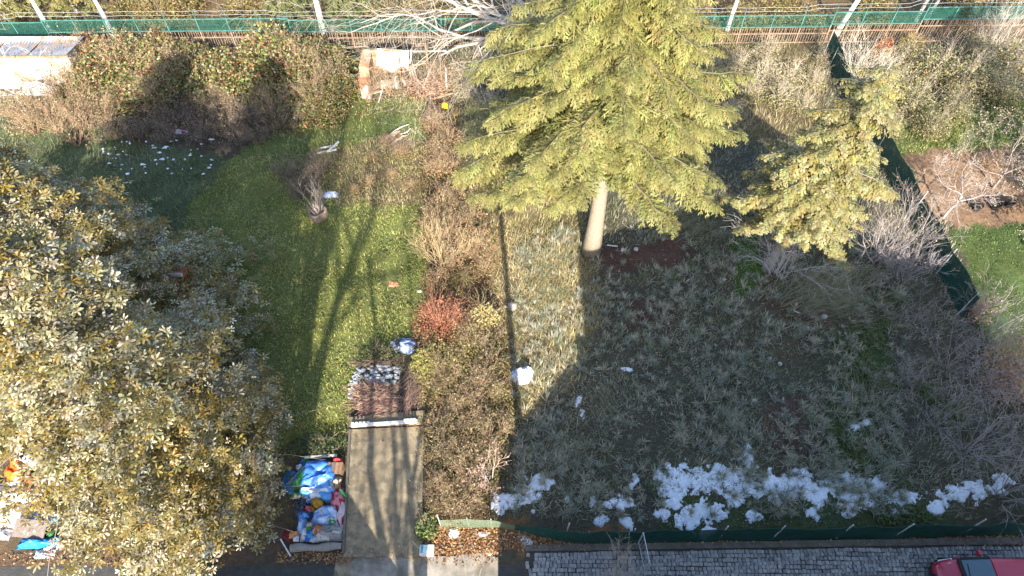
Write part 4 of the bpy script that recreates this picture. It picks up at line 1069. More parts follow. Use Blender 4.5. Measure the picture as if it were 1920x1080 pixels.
# ------------------------------------------------------------------ shrubs, hedges and bare trees
OLIVE = [(.11, .13, .035), (.16, .17, .05), (.20, .17, .06), (.24, .13, .05), (.09, .11, .04)]
BRONZE = [(.30, .12, .05), (.24, .11, .05), (.36, .18, .085), (.14, .11, .045), (.36, .24, .13)]
THICK = [(.14, .17, .045), (.19, .22, .06), (.30, .28, .11), (.40, .36, .22), (.09, .12, .035), (.12, .15, .04), (.34, .16, .07), (.30, .13, .06), (.26, .22, .09)]
STRAWC = [(.34, .26, .14), (.28, .19, .10), (.24, .21, .07), (.38, .31, .19)]
DRYB = [(.20, .14, .10), (.26, .18, .13), (.15, .12, .08), (.16, .15, .06)]
gth = 'bramble bushes of the thicket below the north fence'
lth = 'dense bramble bush of small green and bronze leaves in the thicket below the north fence'
TH = [(175, 118, 1.5, 1.5), (230, 108, 1.7, 1.5), (290, 112, 1.7, 1.6), (350, 122, 1.7, 1.5), (405, 128, 1.6, 1.4), (215, 150, 1.6, 1.4), (275, 152, 1.7, 1.5), (335, 155, 1.6, 1.3), (400, 160, 1.6, 1.4),
      (460, 118, 1.7, 1.6), (520, 116, 1.7, 1.7), (575, 112, 1.7, 1.7), (625, 118, 1.6, 1.6), (470, 155, 1.6, 1.4), (530, 155, 1.7, 1.5), (590, 152, 1.6, 1.5), (635, 160, 1.2, 1.2), (560, 190, 1.4, 1.1), (610, 195, 1.2, 1.0), (150, 165, 1.2, 1.2)]
protos = []
for k in range(4):
    p = TH[k]; c = G(p[0], p[1] + 18)
    protos.append(bush('bramble_bush', lth, c, p[2] + .2, p[2], p[3], 3800, THICK if k < 3 else OLIVE, 200 + k, .15, 9, group=gth, tm=LEAF2, lump=.8))
for k, p in enumerate(TH[4:]):
    c = G(p[0], p[1] + 18)
    wh_ = 'beside the tin roof shed' if p[0] < 225 else 'directly below the fence pickets' if p[1] < 130 else 'above the shaded hollow' if p[0] < 480 else 'next to the ruined hut'
    tagged_copy(protos[k % 4], c, rng.uniform(0, 6.28), (p[2] / 1.65, p[2] / 1.65, p[3] / 1.5 * rng.uniform(.7, 1.25)), 'dense bramble bush with small ' + ('green and bronze' if k % 4 < 3 else 'olive-green') + ' leaves ' + wh_)
# red and orange accents
bush('red_leaf_shrub', 'small red-orange leaved shrub beside the tin roof shed', G(180, 112), .8, .8, 1.9, 700, [(.5, .14, .05), (.45, .2, .06), (.35, .10, .05)], 230, .13, 7)
bush('red_leaf_shrub', 'tiny scarlet-tipped shrub at the shadow edge of the thicket', G(292, 168), .5, .5, 1.6, 260, [(.6, .1, .05), (.5, .2, .1)], 231, .13, 5)
bush('red_leaf_shrub', 'orange-leaved shrub beneath the fence pickets among the brambles', G(310, 98), .8, .6, 1.7, 420, [(.5, .25, .1), (.4, .17, .07)], 232, .12, 7)
# pinkish-brown dry stems around the thicket
gdry = 'leafless brown shrubs around the thicket'
ldry = 'low leafless shrub of tangled brown stems around the bramble thicket'
dry = bare_shrub('dry_shrub', ldry, G(90, 215), 1.7, 1.0, 20, 240, (.34, .22, .15), depth=2, r0=.016, buds=900, budcols=STRAWC, group=gdry)
for (px, py, s) in ((130, 190, 1.1), (110, 250, 1.0), (165, 235, 1.0), (200, 225, .9), (70, 250, .9), (145, 270, .9), (250, 205, .7), (40, 225, .9), (215, 260, .7)):
    tagged_copy(dry, G(px, py), rng.uniform(0, 6), s * rng.uniform(.9, 1.1), 'low leafless shrub of tangled brown stems ' + ('in front of the white shed' if px < 120 else 'at the shed corner of the thicket' if py < 232 else 'behind the broad silvery evergreen'))
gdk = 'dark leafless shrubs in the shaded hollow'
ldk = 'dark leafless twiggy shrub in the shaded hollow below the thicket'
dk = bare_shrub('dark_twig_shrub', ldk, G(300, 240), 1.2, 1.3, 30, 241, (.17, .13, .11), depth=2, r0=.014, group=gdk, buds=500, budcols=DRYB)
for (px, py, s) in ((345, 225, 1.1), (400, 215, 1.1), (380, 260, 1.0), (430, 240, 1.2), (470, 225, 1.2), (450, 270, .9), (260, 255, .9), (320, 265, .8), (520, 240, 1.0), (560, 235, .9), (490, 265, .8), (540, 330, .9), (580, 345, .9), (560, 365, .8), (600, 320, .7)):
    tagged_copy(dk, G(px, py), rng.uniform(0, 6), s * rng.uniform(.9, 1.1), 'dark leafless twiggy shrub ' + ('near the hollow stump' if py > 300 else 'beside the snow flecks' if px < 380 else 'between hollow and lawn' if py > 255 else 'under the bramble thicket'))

for k, (px, py, s) in enumerate(((170, 130, .9), (245, 135, 1.0), (335, 150, .9), (560, 140, 1.0), (620, 160, .9), (300, 185, .8), (590, 190, .8), (520, 205, .7), (420, 205, .7))):
    tagged_copy(dry, G(px, py + 12), rng.uniform(0, 6), (s * 1.1, s * 1.1, s * 1.35), 'leafless brown stems poking up through the brambles ' + ('by the shed' if px < 230 else 'above the hollow' if px < 470 else 'by the ruin'))
# overgrown strip between lawn and straw
gst = 'tangled bronze shrubs of the overgrown strip'
lst = 'tangled bronze and straw coloured shrub in the overgrown strip beside the lawn'
s0 = bush('strip_shrub', 'bronze tangled shrub between the ruin and the thin upright shrub', G(830, 330), .75, .8, 1.1, 1000, BRONZE + STRAWC + [(.42, .24, .12), (.12, .13, .04)], 250, .10, 16, (.34, .24, .16), group=gst, shell=.9, lump=.9)
s1 = bush('strip_shrub', 'straw-coloured tangled shrub between the ruin and the thin upright shrub', G(880, 420), .8, .8, 1.0, 900, STRAWC + BRONZE[:2], 251, .10, 16, (.36, .27, .17), group=gst, shell=.9, lump=.9)
s2 = bush('strip_shrub', 'yellow-green tangled shrub beside the brushwood', G(835, 680), .8, .8, 1.0, 1400, [(.26, .24, .07), (.30, .22, .08), (.34, .29, .12), (.2, .16, .07)], 252, .10, 14, (.3, .22, .15), group=gst, shell=.9, lump=.9)
s3 = bush('strip_shrub', 'dull brown tangled shrub beside the brushwood', G(880, 760), .8, .8, .9, 1200, [(.16, .12, .05), (.24, .14, .07), (.12, .12, .045), (.34, .26, .15), (.18, .20, .06)], 253, .10, 14, (.26, .19, .14), group=gst, shell=.9, lump=.9)
SS_ = [s0, s1, s2, s3]
for (px, py, k, s) in [(815, 235, 0, .9), (840, 265, 0, 1), (820, 290, 1, .8), (850, 370, 0, 1), (830, 400, 1, 1), (860, 440, 0, 1), (825, 450, 0, .9), (890, 470, 1, 1), (845, 500, 0, .9), (905, 510, 1, .9), (820, 530, 0, .7),
                       (870, 520, 3, .8), (890, 620, 3, .9), (920, 600, 1, .8), (930, 640, 3, .9), (880, 660, 2, 1), (815, 640, 2, .8), (920, 690, 3, .9), (860, 710, 2, 1), (820, 730, 2, .9), (905, 730, 3, 1), (840, 770, 1, .9),
                       (935, 750, 2, .8), (820, 800, 3, .8), (860, 810, 3, 1), (905, 800, 3, 1), (940, 800, 3, .7), (830, 850, 3, .9), (875, 860, 3, 1), (925, 850, 3, .8), (825, 905, 1, .7), (865, 920, 0, .8), (905, 925, 3, .8), (850, 965, 1, .7), (815, 950, 3, .6), (890, 960, 0, .6),
                       (700, 300, 1, .6), (735, 330, 1, .6), (690, 345, 1, .5), (755, 290, 0, .6), (770, 350, 1, .6), (665, 360, 0, .5), (725, 270, 0, .5)]:
    where = ('on the rough grass below the branch pile' if px < 790 else 'between the ruin and the thin upright shrub' if py < 480 else 'around the russet shrub' if py < 660 else 'beside the brushwood' if py < 790 else 'beside the drive' if py < 900 else 'above the pale net fence')
    look = ('bronze tangled shrub', 'straw-coloured tangled shrub', 'yellow-green tangled shrub', 'dull brown tangled shrub')[k]
    q_ = s * rng.uniform(.7, 1.1)
    tagged_copy(SS_[k], G(px, py), rng.uniform(0, 6.28), (q_, q_, q_ * rng.uniform(.55, 1.35)), look + ' ' + where)
bush('russet_shrub', 'upright russet-brown shrub at the lawn edge of the overgrown strip', G(828, 622), 1.15, .9, 2.0, 2600, [(.34, .12, .06), (.28, .10, .05), (.40, .19, .11), (.24, .09, .05)], 260, .085, 26, (.30, .14, .09), shell=.95, lump=.7)
bush('yellow_shrub', 'pale yellow leaved shrub next to the russet one', G(908, 610), .75, .7, 1.4, 1200, [(.46, .38, .12), (.40, .33, .13), (.5, .42, .2)], 261, .095, 12, (.35, .28, .15), shell=.9)
bush('yellow_shrub', 'yellow-green leaved bramble above the brushwood', G(800, 690), .8, .7, 1.1, 1300, [(.30, .29, .07), (.36, .32, .10), (.22, .22, .06)], 262, .10, 10, shell=.8)
bush('dark_green_shrub', 'dark green low shrub around the torn plastic sheet', G(712, 668), 1.0, .55, .55, 1300, [(.07, .10, .03), (.10, .12, .045), (.12, .10, .05)], 263, .09, 8, shell=.8)
bush('dark_green_shrub', 'glossy ivy clump at the lower corner of the drive', at(800, 992), .42, .55, .7, 700, [(.10, .15, .04), (.17, .2, .07), (.06, .09, .03)], 264, .1, 6, shell=.7)
bush('dark_green_shrub', 'shaded dark green shrub between rubbish heap and brushwood', G(600, 838), 1.2, .6, .6, 1500, [(.05, .075, .03), (.07, .09, .035)], 265, .09, 8, shell=.8)
dgs = bush('dark_green_shrub', 'low dark green shrub among the brown tangle beside the drive', G(840, 885), .6, .6, .5, 700, [(.07, .085, .03), (.10, .11, .04), (.14, .10, .05)], 268, .09, 8, group='dark shrubs beside the drive', shell=.9)
for (px, py, s) in ((900, 870, 1.1), (870, 835, .9), (935, 880, .9), (830, 830, .8), (910, 820, .8), (890, 905, .8), (925, 780, .7), (860, 945, .6)):
    tagged_copy(dgs, G(px, py), rng.uniform(0, 6), s)
bare_shrub('bare_strip_shrub', 'thin upright leafless shrub with yellow-brown twigs in the overgrown strip', G(830, 500), 2.6, .45, 12, 266, (.40, .30, .17), depth=3, r0=.02)
for (px, py, s) in ((812, 250, .8), (835, 330, 1.0), (870, 400, .9), (815, 420, .8), (850, 460, 1.0), (900, 490, .8), (880, 640, .8), (840, 720, .8), (905, 750, .9), (870, 790, .8), (925, 830, .8), (840, 850, .8), (880, 890, .8), (820, 930, .7), (870, 955, .7)):
    tagged_copy(dry, G(px, py), rng.uniform(0, 6), (s * .8, s * .8, s * .9), 'rusty leafless stems rising from the overgrown strip ' + ('above the russet shrub' if py < 560 else 'by the brushwood' if py < 800 else 'beside the drive'), 'leafless stems in the overgrown strip')
bare_shrub('dead_weed', 'pinkish dead weed stalk standing by the snow', G(918, 905), 1.3, .6, 4, 267, (.5, .36, .30), depth=3, r0=.018, buds=120, budcols=[(.5, .33, .25)])

# bare shrubs on the right of the yard
gr_ = 'tall leafless shrubs by the net fences'
lr_ = 'tall spreading leafless shrub with long grey-violet stems near the net fences'
r1 = bare_shrub('leafless_shrub', lr_, G(1815, 850), 3.0, 1.1, 16, 270, (.30, .26, .245), depth=3, r0=.022, group=gr_, up=-.01, kids=(0, 3, 3, 3), bias=(-.25, 0))
r2 = bare_shrub('leafless_shrub', lr_, G(1770, 690), 2.5, 1.2, 15, 271, (.28, .24, .23), depth=3, r0=.022, group=gr_, up=-.01, kids=(0, 3, 3, 3), bias=(-.35, 0))
for (px, py, k, s, ro) in ((1880, 930, 0, 1.0, .4), (1910, 780, 1, 1.15, .3), (1840, 730, 0, .9, -.4), (1900, 690, 1, 1.0, .5), (1750, 800, 1, .8, .2), (1950, 860, 0, 1.1, 2.0), (1850, 640, 1, .9, -.3), (1720, 600, 1, .6, .1), (1960, 980, 0, .9, 1.0), (1700, 720, 1, .6, -.2)):
    tagged_copy((r1, r2)[k], G(px, py), ro, s, 'spreading leafless grey-brown shrub ' + ('near the snow and the pavement net' if py > 830 else 'beside the salmon-orange bush' if py < 760 and px > 1800 else 'at the foot of the tall dividing net' if py < 650 else 'at the edge of the dry tufts'))
bush('autumn_bush', 'salmon-orange leaved bush with its sunlit top above the shaded yard', G(1868, 720), 1.0, 1.5, 3.5, 2600, [(.42, .22, .13), (.48, .28, .18), (.36, .2, .1), (.40, .30, .16)], 272, .11, 22, (.35, .26, .22), shell=.8)
bush('autumn_bush', 'smaller salmon-tipped bush at the end of the tall green net', G(1828, 590), .6, .7, 1.5, 600, [(.46, .28, .2), (.4, .28, .18)], 273, .1, 16, (.36, .3, .27), shell=.9)
bare_shrub('hawthorn_shrub', 'leafless thorny shrub with pale twigs against the tall green net', G(1640, 490), 3.3, .75, 14, 274, (.29, .25, .235), depth=3, r0=.035, kids=(0, 3, 4, 4), buds=160, budcols=[(.45, .25, .18), (.4, .3, .2)])
bare_shrub('hawthorn_shrub', 'leafless grey shrub in deep shade left of the net fence', G(1690, 520), 1.8, 1.1, 14, 275, (.27, .24, .25), depth=3, r0=.02)
gg_ = 'low green leafy weeds on the right of the yard'
lg_ = 'low green leafy weed clump at the feet of the leafless shrubs'
w0 = bush('leafy_weed', lg_, G(1635, 640), .6, .6, .35, 420, [(.07, .12, .03), (.10, .15, .04), (.12, .13, .04)], 276, .11, 5, group=gg_, shell=.9)
for (px, py, s) in ((1660, 610, .9), (1620, 690, 1), (1645, 720, 1.1), (1600, 835, .9), (1610, 860, .8), (1585, 810, .6), (1640, 560, .8), (1680, 560, .9), (1660, 960, 1), (1720, 970, .9), (1690, 900, .8), (1740, 740, .9), (1780, 780, 1), (1530, 620, .4), (1260, 520, .5), (1290, 500, .5), (1130, 690, .5)):
    tagged_copy(w0, G(px, py), rng.uniform(0, 6), s, 'low green leafy weed clump ' + ('in the dry tufts of the open yard' if px < 1560 else 'near the snow by the pavement net' if py > 790 else 'below the ragged fir' if py < 600 else 'at the feet of the leafless shrubs'))

# garden beyond the green net
PINK = [(.34, .26, .21), (.29, .23, .16), (.26, .25, .13)]
bare_tree('fruit_tree', 'small bare fruit tree with a white-painted leaning trunk in the tilled bed', G(1768, 408), 3.6, 1.5, .065, 280, (.38, .32, .29), limbs=7, depth=4, spread=1.5, up=0, lean=(.25, .1), kids=(0, 3, 3, 4, 4), buds=200, budcols=PINK)
bare_tree('fruit_tree', 'larger budding fruit tree at the back of the tilled bed', G(1862, 352), 4.4, 1.1, .07, 281, (.25, .205, .185), limbs=8, depth=4, spread=1.2, buds=2600, budcols=PINK, kids=(0, 3, 3, 4, 3))
bare_tree('fruit_tree', 'grey-pink budding fruit tree at the far end of the garden', G(1945, 300), 5.0, 1.2, .08, 282, (.25, .20, .185), limbs=8, depth=4, spread=1.2, buds=2600, budcols=PINK, kids=(0, 3, 3, 4, 3))
for k, px in enumerate((1829, 1863, 1888)):
    c = G(px, 392 - k * 2.5)
    t = thing('plant_pot', 'round black plastic pot on the tilled soil', 'pot', c, 'black pots on the tilled bed')
    q = B(); a = np.linspace(0, 2 * math.pi, 16, endpoint=False)
    prof = [(.17, 0), (.23, .30), (.25, .31), (.25, .34), (.215, .34), (.20, .26), (0.001, .26)]
    V = np.concatenate([np.c_[c[0] + np.cos(a) * R_, c[1] + np.sin(a) * R_, np.full(16, c[2] + z)] for R_, z in prof])
    q.quad(V, [[i * 16 + j, i * 16 + (j + 1) % 16, (i + 1) * 16 + (j + 1) % 16, (i + 1) * 16 + j] for i in range(6) for j in range(16)])
    q.build('shell', M['rubber'], t)
    q = B(); V = np.c_[np.cos(a) * .2 + c[0], np.sin(a) * .2 + c[1], np.full(16, c[2] + .275) + rng.normal(0, .012, 16)]
    q.add(np.vstack([V, [[c[0], c[1], c[2] + .29]]]), [[i, (i + 1) % 16, 16] for i in range(16)], (.03, .022, .016)); q.build('soil', M['rough'], t)
gtr = 'olive shrubs at the north-east corner'
ltr = 'rounded olive-green shrub with grey twigs at the north-east corner of the plots'
o0 = bush('olive_shrub', ltr, G(1740, 150), 1.5, 1.4, 2.0, 2600, [(.20, .21, .07), (.28, .26, .12), (.15, .15, .06), (.36, .33, .2), (.3, .2, .1)], 285, .13, 14, (.34, .28, .22), group=gtr, shell=.9)
for (px, py, s) in ((1790, 170, 1.0), (1640, 140, .8), (1690, 125, .8), (1700, 210, .9), (1620, 215, .9), (1780, 220, .8), (1830, 150, .9), (1660, 180, .9), (1860, 190, .9), (1740, 250, .7), (1655, 255, .7), (1890, 130, 1.0), (1820, 110, .9)):
    tagged_copy(o0, G(px, py), rng.uniform(0, 6), s, 'rounded olive-green shrub with grey twigs ' + ('under the far green panels' if py < 160 else 'on the grass behind the tilled bed' if py > 200 else 'between the net end and the garden grass'))
bush('orange_shrub', 'bright orange leaved shrub behind the net end at the north-east corner', G(1650, 108), .7, .6, 1.4, 500, [(.55, .18, .05), (.5, .1, .04), (.4, .2, .08)], 286, .13, 7)
bush('yellow_shrub', 'golden leaved shrub below the green panels at the north-east corner', G(1700, 100), .9, .7, 1.3, 900, [(.42, .30, .06), (.3, .24, .07), (.36, .22, .06)], 287, .12, 8)
for k, (px, py) in enumerate(((1600, 170), (1850, 110))):
    bare_shrub('pale_twig_shrub', ('pale leafless shrub rising behind the ragged fir', 'pale leafless shrub in front of the far green panels')[k], G(px, py), 3.2, .7, 14, 288 + k, (.48, .42, .36), depth=3, r0=.03, buds=300, budcols=[(.40, .34, .22)])
gbd = 'straw-coloured shrubs behind the huge spruce'
lbd = 'straw-coloured dry shrub between the huge spruce and the north fence'
d0 = bush('dry_bush', lbd, G(1430, 150), 1.1, 1.0, 1.2, 1500, [(.36, .31, .19), (.30, .27, .12), (.22, .21, .08), (.42, .36, .25)], 290, .11, 22, (.42, .34, .26), group=gbd, shell=.95)
for (px, py, s) in ((1380, 130, .9), (1480, 150, .9), (1520, 160, .8), (1400, 180, .9), (1460, 190, 1.0), (1350, 170, .8), (1500, 205, .8), (1330, 130, .8), (1370, 215, .7), (900, 130, .9), (870, 160, .8), (940, 150, .9), (880, 190, .7), (920, 200, .7), (1430, 110, .9), (1540, 120, .6)):
    tagged_copy(d0, G(px, py), rng.uniform(0, 6), s, 'straw-coloured dry shrub ' + ('under the large leafless tree' if px < 1000 else 'along the rusty pickets right of the spruce' if py < 155 else 'between spruce and ragged fir'))

# trees and shrubs beyond the fence
def birch(px, py, seed, label, lean=(0, 0), r0=.15):
    return bare_tree('birch_tree', label, G(px, py), 9.0, 4.2, r0, seed, (.66, .61, .54), limbs=6, depth=3, spread=.6, lean=lean, kids=(0, 3, 3, 3))
birch(100, 66, 300, 'pale birch trunk beyond the fence behind the shed end')
birch(218, 74, 301, 'pale birch trunk right behind the green mesh above the brambles', r0=.14)
birch(607, 62, 302, 'thick grey trunk beyond the fence in the shade of conifers', r0=.2)
birch(1362, 60, 303, 'slim pale trunk beyond the fence right of the huge spruce', (.2, 0), .13)
birch(1566, 66, 304, 'leaning white birch trunk behind the end of the tall green net', (.8, 0), .17)
birch(1716, 40, 305, 'slim pale trunk behind the green panels at the far right', (.2, 0), .12)
birch(1734, 42, 306, 'second slim pale trunk close beside another behind the right green panels', (.3, 0), .1)
def R_n(z, az): return 2.6 * (1 - np.clip(z / 9, 0, 1)) ** .8 + .1
for k, (px, py, lb) in enumerate(((40, 30, 'yellow-green conifer beyond the fence behind the shed'), (150, 32, 'yellow-green conifer between the two pale birches'), (545, 35, 'dark conifer beyond the fence by the thick grey trunk'), (660, 30, 'dark conifer beyond the fence behind the ruin'))):
    conifer('background_conifer', lb, G(px, py), 8.5, .8, R_n, 310 + k, SPRAY2, [(.17, .15, .04), (.13, .13, .04)] if k < 2 else [(.08, .09, .03)], [(.28, .24, .08), (.22, .21, .07)] if k < 2 else [(.14, .15, .05)], 11, 7, .75, .45, trunk_r=.16)
gbf = 'shrubs beyond the north fence'
lbf = 'low brown and yellow-green shrub beyond the north fence'
f0 = bush('background_shrub', lbf, G(300, 35), 1.5, 1.2, 1.3, 1500, [(.28, .22, .07), (.22, .20, .06), (.30, .18, .08), (.18, .16, .05)], 320, .14, 12, group=gbf)
for (px, py, s) in ((350, 20, 1.1), (430, 45, .8), (250, 25, 1), (470, 25, 1.1), (720, 40, 1), (790, 30, 1.1), (870, 35, 1), (1390, 45, 1), (1440, 35, 1.1), (1500, 40, 1), (1640, 25, 1), (1300, 40, 1), (1800, 10, 1.1), (1880, 5, 1.1)):
    tagged_copy(f0, G(px, py), rng.uniform(0, 6), s, 'low brown and yellow-green shrub beyond the fence ' + ('behind the bramble thicket' if px < 600 else 'behind the ruin' if px < 1000 else 'between the huge spruce and the net end' if px < 1560 else 'behind the right-hand green panels'))
# large bare tree leaning over the ruin
bare_tree('walnut_tree', 'large leafless silver-grey tree spreading its limbs over the ruined hut', G(1015, 112), 14.0, 1.8, .26, 330, (.40, .35, .30), limbs=10, depth=4, spread=1.0, bias=(-1.1, -.12, -.35), up=-.02, kids=(0, 4, 4, 4, 4), ang=(22, 58))
bare_tree('plum_tree', 'leafless tree with white stem at the street end of the shed', G(48, 205), 4.0, 1.3, .11, 331, (.60, .55, .52), limbs=5, depth=3, spread=.9)
q = bare_shrub('verge_shrub', 'pale twiggy shrub growing up at the street edge of the cobbles', (3.6, 5.75, 0), 1.5, .45, 12, 332, (.46, .37, .28), depth=3, r0=.02)

# ------------------------------------------------------------------ ruined hut, logs and odds and ends of the left plot
M['greywood'] = pmat('bleached_wood', (.34, .30, .26), (.55, .51, .46), 5, .9, .3, 25)
ru = thing('ruined_hut', 'collapsed hut of brown boards, white sheet and leaning posts below the north fence', 'ruin', G(760, 170))
def rpart(name, c, dim, m, rx=0, ry=0, rz=0):
    q = B(); q.box(c, dim, M=np.array(Matrix.Rotation(rz, 3, 'Z') @ Matrix.Rotation(ry, 3, 'Y') @ Matrix.Rotation(rx, 3, 'X'))); q.build(name, M[m], ru)
c0 = G(700, 160)
Yr = G(720, 165)[1]
xx = lambda px, z=0, y=None: (px - 960) / FPX * ((y or Yr) * cp + (CAM_Z - z) * sp)
rpart('back_wall', (xx(715, 1), Yr + 1.3, .85), (2.2, .1, 1.7), 'cardboard', .12)
rpart('side_wall', (xx(686, .8), Yr + .5, .8), (.55, 1.4, 1.6), 'cardboard', .05, .05)
rpart('brick_pier', (xx(683, .5), Yr - .2, .45), (.5, .4, .9), 'brick', 0, 0, .1)
rpart('brick_pier', (xx(689, .4), Yr - .75, .3), (.45, .4, .6), 'plaster', 0, 0, -.1)
q = B(); ux, uy = np.meshgrid(np.linspace(0, 1, 12), np.linspace(0, 1, 12))
V = np.stack([xx(712) + ux * 1.75, Yr + .15 + uy * 1.1 + .15 * ux, 1.45 + .3 * uy - .22 * ux + .10 * np.sin(ux * 9) * (1 - uy) - .35 * (1 - uy) * np.abs(np.sin(ux * 4))], -1).reshape(-1, 3)
idx = np.arange(144).reshape(12, 12); q.quad(V, np.stack([idx[:-1, :-1], idx[:-1, 1:], idx[1:, 1:], idx[1:, :-1]], -1).reshape(-1, 4)); q.build('white_sheet', M['white'], ru)
for (px, py, h, lx, ly) in ((742, 150, 1.9, 0, .2), (752, 158, 1.7, .1, .1), (768, 140, 1.6, .3, 0), (776, 142, 1.6, -.3, .1), (806, 138, 1.9, -.1, .1), (828, 160, 1.4, .05, 0), (838, 172, 1.6, .05, .1), (730, 170, .9, .5, .2)):
    p = G(px, py); q = B(); q.bar(p + [0, 0, -.05], p + [lx, ly, h], .07, .07); q.build('post', M['greywood'] if px not in (752, 828, 806) else M['cardboard'], ru)
for (px, py, L, a, z) in ((770, 150, 2.0, .1, .9), (800, 125, 2.6, -.15, 1.0), (720, 165, 1.4, .6, .3), (790, 168, 1.5, -.4, .25), (830, 185, 1.2, .3, .2), (700, 180, 1.2, .2, .2)):
    p = G(px, py); d = np.array([math.cos(a), math.sin(a), .12]) * L / 2; q = B(); q.bar(p - d + [0, 0, z], p + d + [0, 0, z], .12, .035); q.build('board', M['cardboard'] if px % 20 else M['greywood'], ru)
rpart('white_block', (xx(728, .2), G(728, 155)[1] - .35, .16), (.95, .4, .3), 'plaster', .1, .06, .15)
rr_ = np.random.default_rng(55)
for k in range(26):
    p = G(rr_.uniform(680, 850), rr_.uniform(128, 188)); a = rr_.uniform(0, 3.1); L = rr_.uniform(.4, 1.3); d = np.array([math.cos(a), math.sin(a), rr_.normal(0, .25)]) * L / 2
    q = B(); q.bar(p - d + [0, 0, .25], p + d + [0, 0, .25], rr_.uniform(.05, .16), .03); q.build('broken_board', M[('greywood', 'cardboard', 'rustsheet', 'greywood')[k % 4]], ru)
for k, (px, py, s_) in enumerate(((705, 172, .8), (740, 178, .8), (770, 165, .7), (845, 165, .9), (815, 150, .8), (690, 190, .7))):
    tagged_copy(dry, G(px, py), rng.uniform(0, 6), (s_ * .8, s_ * .8, s_), 'leafless brown stems growing through the ruined hut', 'stems in the ruin')
bush('leaf_mound', 'mound of rust-brown leaves and twigs in the ruined hut', G(800, 175), 1.5, .8, .9, 1800, [(.30, .16, .09), (.36, .22, .13), (.24, .13, .08), (.42, .30, .2)], 340, .12, 20, (.38, .26, .19), cat='leaves')
crumple('plastic_sheet', 'yellow plastic scrap at the head of the overgrown strip', G(834, 198), .35, .45, .2, (.75, .52, .02), 341)
crumple('plastic_sheet', 'bleached white sheet draped on the ground before the shed door', G(72, 172), 1.8, .8, .5, (.82, .80, .76), 342, flat=.5)
crumple('plastic_sheet', 'white crumpled sheet against the shed wall by the bare tree', G(20, 158), 1.6, .9, .9, (.80, .78, .74), 343)
crumple('plastic_sheet', 'pale blue scrap of plastic beside the twig-filled stump', G(622, 366), .7, .35, .2, (.55, .62, .80), 344, fold=1.6)
crumple('cloth', 'wine-red and white rag lying in the shaded hollow', G(335, 246), .9, .35, .15, (.22, .03, .08), 345, m='cloth', col2=(.6, .55, .6))
crumple('cloth', 'small peach rag on the sunlit lawn', G(737, 531), .4, .3, .08, (.5, .22, .14), 346, m='cloth')
sp_ = thing('hollow_stump', 'hollow tree stump filled with dry branches on the lawn', 'stump', G(597, 405))
c = G(597, 405); q = B(); a = np.linspace(0, 2 * math.pi, 18, endpoint=False)
rr = .46 + .05 * np.sin(a * 3 + 1); prof = [(1.05, -.05), (1.0, .2), (.97, .40), (.80, .42), (.76, .2), (.01, .18)]
V = np.concatenate([np.c_[c[0] + np.cos(a) * rr * f, c[1] + np.sin(a) * rr * f, c[2] + z + .03 * np.sin(a * 5) * (z > .3)] for f, z in prof])
q.quad(V, [[i * 18 + j, i * 18 + (j + 1) % 18, (i + 1) * 18 + (j + 1) % 18, (i + 1) * 18 + j] for i in range(5) for j in range(18)], (.28, .21, .15)); q.build('trunk', M['bark'], sp_)
bare_shrub('dry_branches', 'bundle of grey dry branches sticking up out of the hollow stump', c + [0, .12, .2], 1.5, .55, 13, 347, (.36, .30, .27), depth=2, r0=.025, cat='branches')
lf = [((595, 288), (632, 284)), ((602, 279), (634, 276)), ((618, 287), (637, 272))]
for k, (p, q_) in enumerate(lf):
    plank('pole', ('long silver pole lying lowest in the frame of poles on the lawn', 'thin silver pole lying parallel above the long one on the lawn', 'short silver pole lying slantwise across the two parallel poles')[k], G(*p), G(*q_), .09 if k != 1 else .06, .07, (.50, .49, .48), 'pole', z=.06 + .07 * (k == 2))
bp_ = thing('branch_pile', 'pile of cut logs and pale dead branches at the north end of the lawn', 'branches', G(742, 262))
for (x1, y1, x2, y2, rad, cl) in ((718, 266, 768, 238, .06, (.5, .45, .42)), (715, 268, 745, 255, .09, (.38, .28, .2)), (735, 262, 752, 252, .10, (.42, .26, .16)), (722, 262, 740, 252, .07, (.3, .24, .2)), (750, 256, 772, 247, .045, (.52, .46, .44)), (740, 268, 762, 262, .09, (.36, .24, .16))):
    q = B(); p1, p2 = G(x1, y1, .12), G(x2, y2, .2); s = np.linspace(0, 1, 5)[:, None]; q.tube(p1 * (1 - s) + p2 * s + rng.normal(0, .04, (5, 3)), [rad, rad * .9, rad * .8, rad * .6, rad * .4], 7, cl); q.build('branch', M['bark'], bp_)
tb2 = B(); twig_heap(tb2, G(745, 270), 60, .5, .25, .35, .5, r, [(.26, .2, .16), (.2, .15, .12)]); tag(tb2.build('twigs', M['twig'], bp_), kind='stuff')
for k, (p, q_, cl, lb) in enumerate((((1138, 461), (1158, 464), (.6, .55, .5), 'bleached stick on the reddish soil by the spruce trunk'), ((1486, 583), (1500, 590), (.6, .58, .55), 'bleached stick on bare soil by the combed straw'),)):
    plank('stick', lb, G(*p), G(*q_), .05, .04, cl, 'stick', z=.03)
